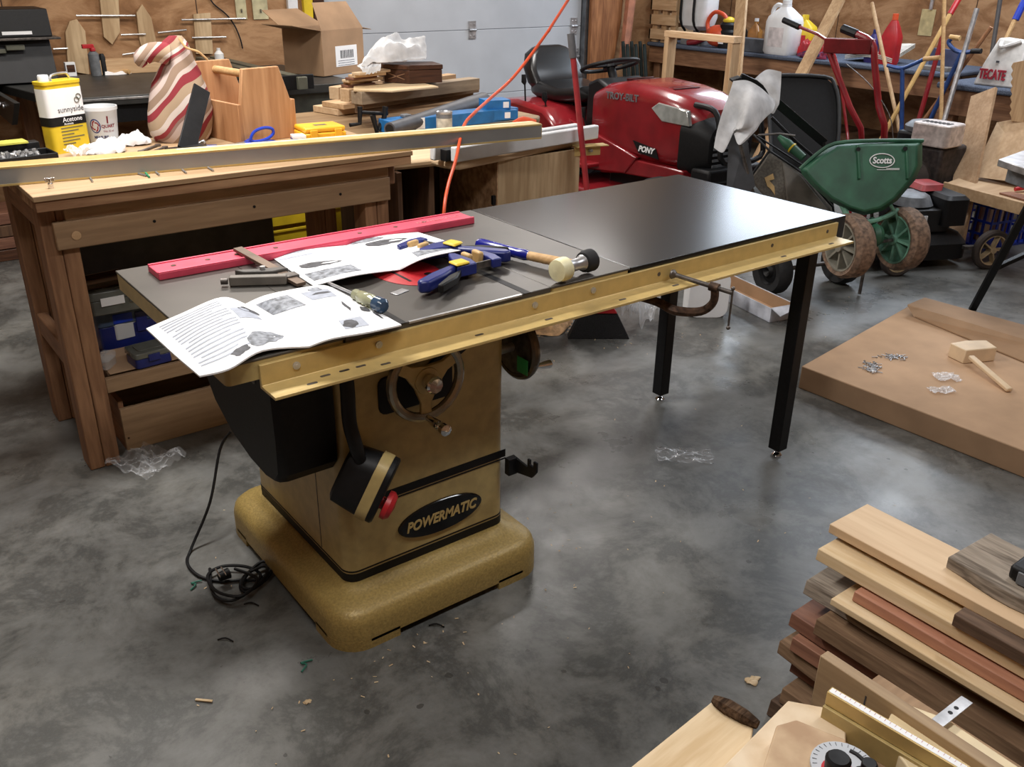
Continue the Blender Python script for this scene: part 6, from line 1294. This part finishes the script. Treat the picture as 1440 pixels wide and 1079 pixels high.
# folding stand with the steel topped machine at the right border
t = T('folding_stand', 'black folding stand carrying a machine with bright steel top at the right border', 'stand', (4.1, .35, 0))
f0 = gz(1367, 436, 0); f1 = gz(1440, 300, .62); f1 = f0+(gz(1440, 302, .60)-f0)*1.0
t.part('leg', G().beam(f0, f0+(f1-f0)*1.35, .035, .022), BLK, .003); t.part('leg', G().beam(V(4.25, -.45, 0), V(3.75, -.1, .80), .035, .022), BLK, .003)
t.part('brace', G().beam(f0.lerp(f1, .47), gy(1470, 345, f0.lerp(f1, .47).y-.12), .03, .02), BLK, .003)
q = [gz(1404, 224, .90), gz(1440, 211, .90), gz(1560, 205, .90), gz(1560, 262, .90), gz(1440, 236, .90)]
t.part('steel_top', G().prism([(p.x, p.y) for p in q], .872, .90), STEEL, .003); t.part('machine_base', G().prism([(p.x*.9+q[2].x*.1, p.y*.9+q[2].y*.1) for p in q], .80, .871), GREY, .004)
# ---------------------------------------------------------------- floor things
# shipping carton with the mallet
A, B_, C_ = gz(1125, 543, 0), gz(1440, 667, 0), gz(1276, 440, 0)
A = V(2.52, .35, 0); B_ = V(2.575, -1.35, 0); cx1 = 3.60
t = T('shipping_carton', 'large flat brown carton lying on the concrete at right', 'carton', (3.0, -.4, 0))
H_ = .10
t.part('carton_body', G().prism([(2.52, .352), (2.575, -1.35), (3.66, -1.30), (3.56, .50)], 0, H_), CARD, .004)
t.part('long_flap', G().loft([[gz(1285, 446, H_+.002), gz(1560, 560, H_+.002), gz(1560, 560, H_+.002)+V(0, 0, .006), gz(1285, 446, H_+.002)+V(0, 0, .006)], [gz(1276, 430, H_+.05), gz(1560, 515, H_+.06), gz(1560, 515, H_+.06)+V(0, 0, .006), gz(1276, 430, H_+.05)+V(0, 0, .006)], [gz(1300, 420, H_+.05), gz(1560, 492, H_+.05), gz(1560, 492, H_+.05)+V(0, 0, .006), gz(1300, 420, H_+.05)+V(0, 0, .006)]]), CARDD, .001)
M = frame(gz(1372, 508, H_+.045), gz(1418, 549, H_+.006)); L_ = (gz(1418, 549, H_+.006)-gz(1372, 508, H_+.045)).length
ca, cb = gz(1354, 512, H_+.001), gz(1398, 508, H_+.001); MM = frame(ca, cb); w_ = (cb-ca).length
t = T('wooden_mallet', 'pale wooden carpenters mallet lying on the flat brown carton', 'mallet', M=MM); t.local = True
t.part('head', G().prism([(0, 0), (w_, .0), (w_+.012, .085), (w_*.5, .10), (-.012, .085)], 0, .062).at(Matrix.Identity(4)), pm('beech_pale', (222, 194, 156), .5, 0, .04), .004)
hA = MM.inverted() @ gz(1372, 506, H_+.045); hB = MM.inverted() @ gz(1420, 549, H_+.012)
t.part('handle', G().beam(hA+V(0, .03, 0), hB, .026, .018), MAT['beech_pale'], .005)
def screwpile(c, n, sx, sy, label, rz):
    t = T('screw_pile', label, 'screws', tuple(c), rz, local=True)
    first = None
    for k in range(n):
        if first is None: first = o = t.part('screw', G().cyl((0, 0, 0), (.022, 0, 0), .0018, n=6).cyl((-.002, 0, 0), (0, 0, 0), .0042, n=8), STEEL)
        else: o = first.copy(); COL.objects.link(o); o.parent = t.o
        o.location = (random.gauss(0, sx), random.gauss(0, sy), .004+.002*random.random()); o.rotation_euler = (0, random.uniform(-.1, .1), random.uniform(0, 6.28))
screwpile(gz(1227, 518, H_), 42, .032, .014, 'heap of small screws nearer the camera on the flat carton', .5)
screwpile(gz(1256, 503, H_), 34, .028, .012, 'smaller heap of screws behind the first on the flat carton', -.5)
for k, (px, py, rx_, ry_, rz) in enumerate(((1330, 532, .05, .038, -.6), (1324, 551, .05, .028, -.5))):
    single('plastic_bag', film((0, 0, 0), rx_, ry_, .012, 40+k), BAGM, 'small clear bag on the flat carton, ' + ('the one nearer the wooden mallet', 'the one nearer the camera')[k], 'bag', tuple(gz(px, py, H_+.001)), rz, local=True, group='clear bags on the carton')
single('plastic_bag', film((0, 0, 0), .09, .10, .035, 3), BAGC, 'crumpled clear plastic bag on the floor beside the workbench leg', 'bag', tuple(gz(207, 655, .001)), .5, local=True)
single('plastic_bag', film((0, 0, 0), .10, .05, .022, 17), BAGC, 'flat clear plastic bag on the open floor under the extension table', 'bag', tuple(gz(962, 645, .001)), -.75, local=True)
single('plastic_bag', film((0, 0, 0), .10, .08, .14, 23), BAGM, 'cloudy plastic bag standing beside the black broom bristles', 'bag', tuple(gz(906, 455, .001)), .2, local=True)
M, w_ = F2((966, 447), (1022, 447), 0)
t = T('white_carton', 'white cardboard piece with rounded top under the extension table', 'carton', M=M); t.local = True
t.part('panel', G().prism(rr(0, w_, 0, .24, .05, 5), 0, .02, 'xz').at(Matrix.Identity(4)), WPAP, .002); t.part('side', G().box(.01, w_-.01, .02, .16, 0, .19), WPAP, .004)
ZA = gz(1093, 452, 0); ZB = gz(985, 398, 0); M = frame(ZA, ZB); L_ = .95
t = T('long_carton', 'long white open carton with gold paper lining on the floor under the table', 'carton', M=M); t.local = True
t.part('tray', hull(G(), 0, L_, -.11, .05, 0, .075, .004), pm('white_board', (196, 200, 212), .6), .001); t.part('lining', hull(G(), .004, L_-.004, -.105, .045, .005, .072, .002), CARDD); t.part('end_flap', G().loft([[(0, -.11, .075), (0, .05, .075), (0, .05, .079), (0, -.11, .079)], [(-.06, -.10, .09), (-.06, .04, .05), (-.06, .04, .054), (-.06, -.10, .094)]]), MAT['white_board'])
# shavings by the broom and litter on the floor
g = G(); c0 = gz(774, 462, 0)
for k in range(420):
    a = random.uniform(0, 6.28); r = abs(random.gauss(0, .10)); x = c0.x+r*math.cos(a)*1.1; y = c0.y+r*math.sin(a)*.8+.06; z = .004+max(0, .05-.3*r)*random.random()
    b = random.uniform(0, 6.28); l = random.uniform(.012, .03); g.add([(x, y, z), (x+l*math.cos(b), y+l*math.sin(b), z+.006), (x+l*math.cos(b)-.006*math.sin(b), y+l*math.sin(b)+.006*math.cos(b), z+.004), (x-.006*math.sin(b), y+.006*math.cos(b), z+.001)], [(0, 1, 2, 3)])
for q in range(1):
    k0_ = crumple((c0.x, c0.y+.02, 0), .13, .10, .045, 77, 18, .4); n0 = len(g.v); g.v += k0_.v; g.f += [tuple(i+n0 for i in f) for f in k0_.f]
single('wood_shavings', g, pm('shavings', (190, 146, 98), .8, 0, .15, 40), 'swept heap of tan wood shavings beside the broom', 'shavings', tuple(c0), stuff=True)
g = G()
for px, py, n, s in ((735, 790, 26, .16), (760, 745, 16, .16), (560, 900, 20, .1), (985, 470, 8, .1), (1180, 440, 18, .1), (430, 985, 8, .16), (900, 580, 10, .3), (870, 480, 12, .1), (640, 930, 18, .2), (300, 790, 8, .3), (1060, 800, 12, .3)):
    c0 = gz(px, py, 0)
    for k in range(n):
        x = c0.x+random.gauss(0, s); y = c0.y+random.gauss(0, s); b = random.uniform(0, 6.28); l = random.uniform(.003, .011); w = random.uniform(.0015, .004)
        if .18 < x < .9 and -.02 < y < .8: continue
        g.add([(x, y, .001), (x+l*math.cos(b), y+l*math.sin(b), .003), (x+l*math.cos(b)-w*math.sin(b), y+l*math.sin(b)+w*math.cos(b), .003), (x-w*math.sin(b), y+w*math.cos(b), .001)], [(0, 1, 2, 3)])
single('floor_chips', g, SAPW, 'pale wood chips and crumbs scattered over the concrete', 'wood chips', (1, 0, 0), stuff=True)
for k, (px, py, lab) in enumerate(((268, 830, 'left of the coiled cord'), (424, 945, 'in front of the saw base'))):
    A = gz(px, py, .003); single('green_string', G().tube([A, A+V(.02, .012, .004), A+V(.012, .03, 0), A+V(.04, .02, .003)], .0025, 6, sm=3), pm('green_string_%d' % k, (32, 110, 88), .6), 'short green plastic tie on the floor '+lab, 'tie', tuple(A))
for k, (px, py, lab) in enumerate(((343, 850, 'near the coiled cord'), (306, 900, 'in the middle of the empty floor'), (603, 880, 'under the saw base edge'))):
    A = gz(px, py, .003); single('black_tie', G().tube([A, A+V(.018, -.01, .004), A+V(.03, -.03, 0)], .0022, 6, sm=3), BLK, 'short black tie on the floor '+lab, 'tie', tuple(A))
A = gz(1058, 958, 0); single('wood_chunk', crumple((0, 0, 0), .022, .015, .008, 51, 12, .5), SAPW, 'small crumbled wood chip on the floor left of the lumber pile', 'chip', tuple(A), local=True)
A = gz(432, 988, 0); single('wood_chunk', crumple((0, 0, 0), .010, .008, .006, 52, 10, .5), SAPW, 'tiny pale crumb on the floor in front of the saw', 'chip', tuple(A), local=True)
A = gz(275, 984, .003); single('wood_splinter', G().beam(A, A+V(.03, -.03, .001), .006, .003), SAPW, 'pale thin splinter on the floor at lower left', 'splinter', tuple(A))
# ---------------------------------------------------------------- lumber pile in the right foreground
LG = 'boards in the foreground lumber pile'
layers = [  # left-end px of the near top edge, top z, thickness, width, material, length, skew, label
 ((1082, 985), .045, .043, .34, WALN, 1.3, .0, 'dark rough board at the very bottom of the pile'),
 ((1097, 968), .088, .041, .30, ROUGHW, 1.3, .02, 'brown board second from the bottom of the pile'),
 ((1113, 925), .132, .042, .24, CHER, 1.3, .0, 'reddish board third from the bottom of the pile'),
 ((1094, 903), .170, .036, .27, ROUGHW, 1.3, -.01, 'brown board fourth from the bottom, sticking out left'),
 ((1112, 897), .208, .036, .22, CHER, 1.3, .01, 'reddish board above the one sticking out left'),
 ((1110, 862), .245, .035, .20, CHER, 1.3, .03, 'red brown board with a rough end at mid height'),
 ((1146, 872), .285, .040, .27, ROUGHW, 1.4, -.01, 'thick brown board with a curved edge at mid height'),
 ((1131, 816), .322, .036, .20, GREYW, 1.2, .03, 'greyish board with a rounded end under the upper boards'),
 ((1168, 842), .340, .016, .22, SAPW, 1.4, .0, 'cream edged board above the greyish rounded one'),
 ((1200, 832), .366, .025, .13, wood('salmon_wood', (162, 104, 78), (186, 128, 98), 1, 0), 1.4, .0, 'salmon coloured board with a cream edge'),
 ((1149, 772), .400, .030, .17, SAPW, 1.4, -.0, 'yellow edged board second from the top'),
]
for k, (p, z, th, w, m_, L_, sk, lab) in enumerate(layers):
    A = gz(p[0], p[1], z); A = V(A.x+w/2, A.y, z-th); board('lumber_board', A, A+V(sk, -L_, 0), w, th-.001, m_, lab+' in the foreground', 'board', LG, wob=.010 if k in (0, 3, 5, 6, 7) else .0015, bev=.002)
A = gz(1167, 737, .435); board('lumber_board', V(A.x+.075, A.y, .411), V(A.x+.065, A.y-1.4, .411), .15, .024, MAPLE, 'smooth pale board on top of the foreground lumber pile', 'board', LG)
A = gz(1324, 878, .43); board('lumber_board', V(A.x-.035, A.y, .401), V(A.x-.045, A.y-.9, .401), .07, .03, DKW, 'dark walnut stick lying on the yellow edged board', 'board', LG) if 0 else None
A = gz(1322, 878, .43); board('walnut_stick', V(1.087, A.y, .4005), V(1.075, A.y-.8, .4005), .04, .029, WALN, 'dark walnut stick lying along the near side of the pale top board', 'board', LG, bev=.002)
A = gz(1326, 880, .425); board('walnut_stick', V(1.135, A.y, .4005), V(1.12, A.y-.8, .4005), .055, .0095, WALN, 'dark walnut stick lying under the near edge of the pale top board', 'board', LG, bev=.002) if 0 else None
A = gz(1352, 800, .437); B_ = gz(1400, 787, .437)
board('driftwood_plank', V(A.x+.06, A.y+.02, .4355), V(A.x+.02, A.y-.8, .4355), .18, .028, GREYW, 'weathered grey plank lying on the pale top board at right', 'board', wob=.03, wn=22)
A = gz(1424, 800, .48); t = T('clamp_foot', 'black clamp end lying on the grey plank at the right border', 'clamp', (A.x, A.y, .465)); t.part('jaw', G().box(A.x-.02, A.x+.05, A.y-.15, A.y, .466, .50), BLK, .008); t.part('pad', G().box(A.x-.025, A.x-.0201, A.y-.10, A.y-.02, .466, .495), GREY, .002)
# work stand with the foreground offcuts
t = T('low_stand', 'low wooden stand under the foreground boards beside the lumber pile', 'stand', (.62, -1.25, 0))
t.part('stand_top', G().box(.42, .90, -1.75, -1.0, .30, .33), BEN, .003)
for x in (.46, .86):
    for y in (-1.7, -1.05): t.part('leg', G().box(x-.03, x+.03, y-.03, y+.03, 0, .299), BENZ, .003)
def slab(px4, z, th, m_, name, label, cat='board', bev=.003, grp=None, n=1):
    P = [gz(a, b, z) for a, b in px4]; d = (P[1]-P[0]).normalized(); M = frame(P[0], P[0]+d)
    Q = [M.inverted() @ p for p in P]; g = G().prism([(q.x, q.y) for q in Q], -th, 0)
    return single(name, g, m_, label, cat, M=M, local=True, bev=bev, group=grp)
slab([(860, 1100), (1003, 985), (1062, 1010), (1045, 1110)], .375, .044, SAPW, 'sapwood_slab', 'pale yellow slab with a bark edge at the bottom of the picture', 'slab')
A, B_ = gz(1003, 983, .385), gz(1066, 1020, .38); single('bark_strip', G().tube([A, A.lerp(B_, .3), A.lerp(B_, .7), B_], [.008, .016, .015, .008], 7, sm=3), BARK, 'strip of dark bark along the edge of the yellow slab', 'bark', tuple(A))
slab([(985, 1110), (1108, 985), (1190, 1000), (1190, 1110)], .42, .044, pm('spalted_maple', (208, 180, 142), .6, 0, 0, 16, .2, .4, 0, (226, 204, 172)), 'spalted_slab', 'spalted pale board with dark streaks at the bottom edge', 'slab')
slab([(1063, 1110), (1092, 1020), (1120, 1012), (1190, 1040), (1190, 1110)], .455, .034, pm('spalted_maple_2', (216, 186, 146), .6, 0, 0, 9, .2, .4, 0, (176, 140, 104)), 'spalted_slab', 'small spalted block on the spalted board near the mitre scale', 'slab')
# pencil marked board on its edge and the pale curved one behind it
A, B_ = gz(1153, 922, .46), gz(1420, 1100, .46)
d_ = (B_-A).normalized(); M = frame(A, B_); L_ = (B_-A).length
t = T('marked_board', 'brown board standing on edge with pencil marks in the foreground', 'board', M=M); t.local = True
t.part('plank', G().box(0, .8, .0, .024, -.125, 0), wood('marked_brown', (150, 122, 90), (176, 148, 112), .7, 0), .002)
g = G()
for x in (.10, .135, .24, .30): g.box(x, x+.003, -.0006, .0, -.075, -.02)
t.part('pencil_mark', g, INKD) if 0 else [t.part('pencil_mark', G().box(x, x+.003, -.0006, .0, -.075, -.02), INKD) for x in (.10, .24)]
slab([(1262, 985), (1330, 1010), (1480, 1110), (1300, 1110), (1240, 1030)], .44, .03, pm('cream_slab', (226, 204, 160), .5, 0, .04), 'cream_slab', 'cream coloured curved slab behind the pencil marked board', 'slab')
A, B_ = gz(1318, 1018, .452), gz(1360, 985, .452); M = frame(A, B_); L_ = (B_-A).length
t = T('steel_strap', 'short steel strap with two holes across the boards in the foreground', 'strap', M=M); t.local = True
t.part('plate', G().box(0, L_, -.011, .011, 0, .0022), STEEL, .0006)
for f in (.42, .62): t.part('hole', G().cyl((L_*f, 0, .0021), (L_*f, 0, .0026), .0042, n=12), BLK)
# brass fence with rule and the mitre head
A, B_ = gz(1163, 973, .475), gz(1362, 1090, .475); M = frame(A, B_)
t = T('rule_fence', 'gold fence bar topped with a white measuring tape in the foreground', 'fence', M=M); t.local = True
t.part('bar', G().box(0, .6, 0, .018, -.028, 0), GOLDL, .001); t.part('lower_bar', G().box(.0, .6, -.006, .018, -.075, -.029), GOLD, .001); t.part('measuring_tape', G().box(0.002, .6, .003, .015, 0, .0006), WPAP)
tt = t.part('tick', G().box(.01, .0105, .009, .0145, .0006, .0009), REDP)
for k in range(60):
    c = tt.copy(); COL.objects.link(c); c.parent = t.o; c.location = (.009*(k+1), 0, 0)
c0 = gz(1186, 1083, .455); t = T('mitre_scale', 'round grey mitre scale with black knob and red lock at the bottom edge', 'mitre gauge', tuple(c0), 1.1+PI, local=True)
t.part('scale_disc', G().lathe([(.0, 0), (.052, 0), (.052, .007), (.030, .009), (0, .009)], 32), LGREY); t.part('red_disc', G().lathe([(.0, .009), (.026, .009), (.026, .014), (0, .015)], 22, (.012, -.018, 0)), REDP)
g = G()
for k in range(30): a = 2*PI*k/30; g.beam((.042*math.cos(a), .042*math.sin(a), .0078), (.049*math.cos(a), .049*math.sin(a), .0078), .0006, .001)
t.part('scale_marks', g, INKD); t.part('curved_slot', G().tube([(.036*math.cos(a), .036*math.sin(a), .0085) for a in (1.2, 1.5, 1.8, 2.1, 2.4)], .004, 8), BLK)
t.part('knob', G().lathe([(.0, .015), (.018, .015), (.02, .04), (.016, .045), (0, .046)], 18, (.012, -.022, 0)), BLK); t.part('clamp_block', G().box(.02, .055, .005, .04, .009, .03).cyl((.03, .02, .03), (.03, .02, .045), .012), BLK, .002); t.part('red_lever', G().box(.03, .12, -.035, -.02, .012, .03), REDP, .003); t.part('blue_lever', G().box(.03, .12, -.012, .004, .012, .028), pm('steel_blue', (70, 100, 130), .3, .5), .003)
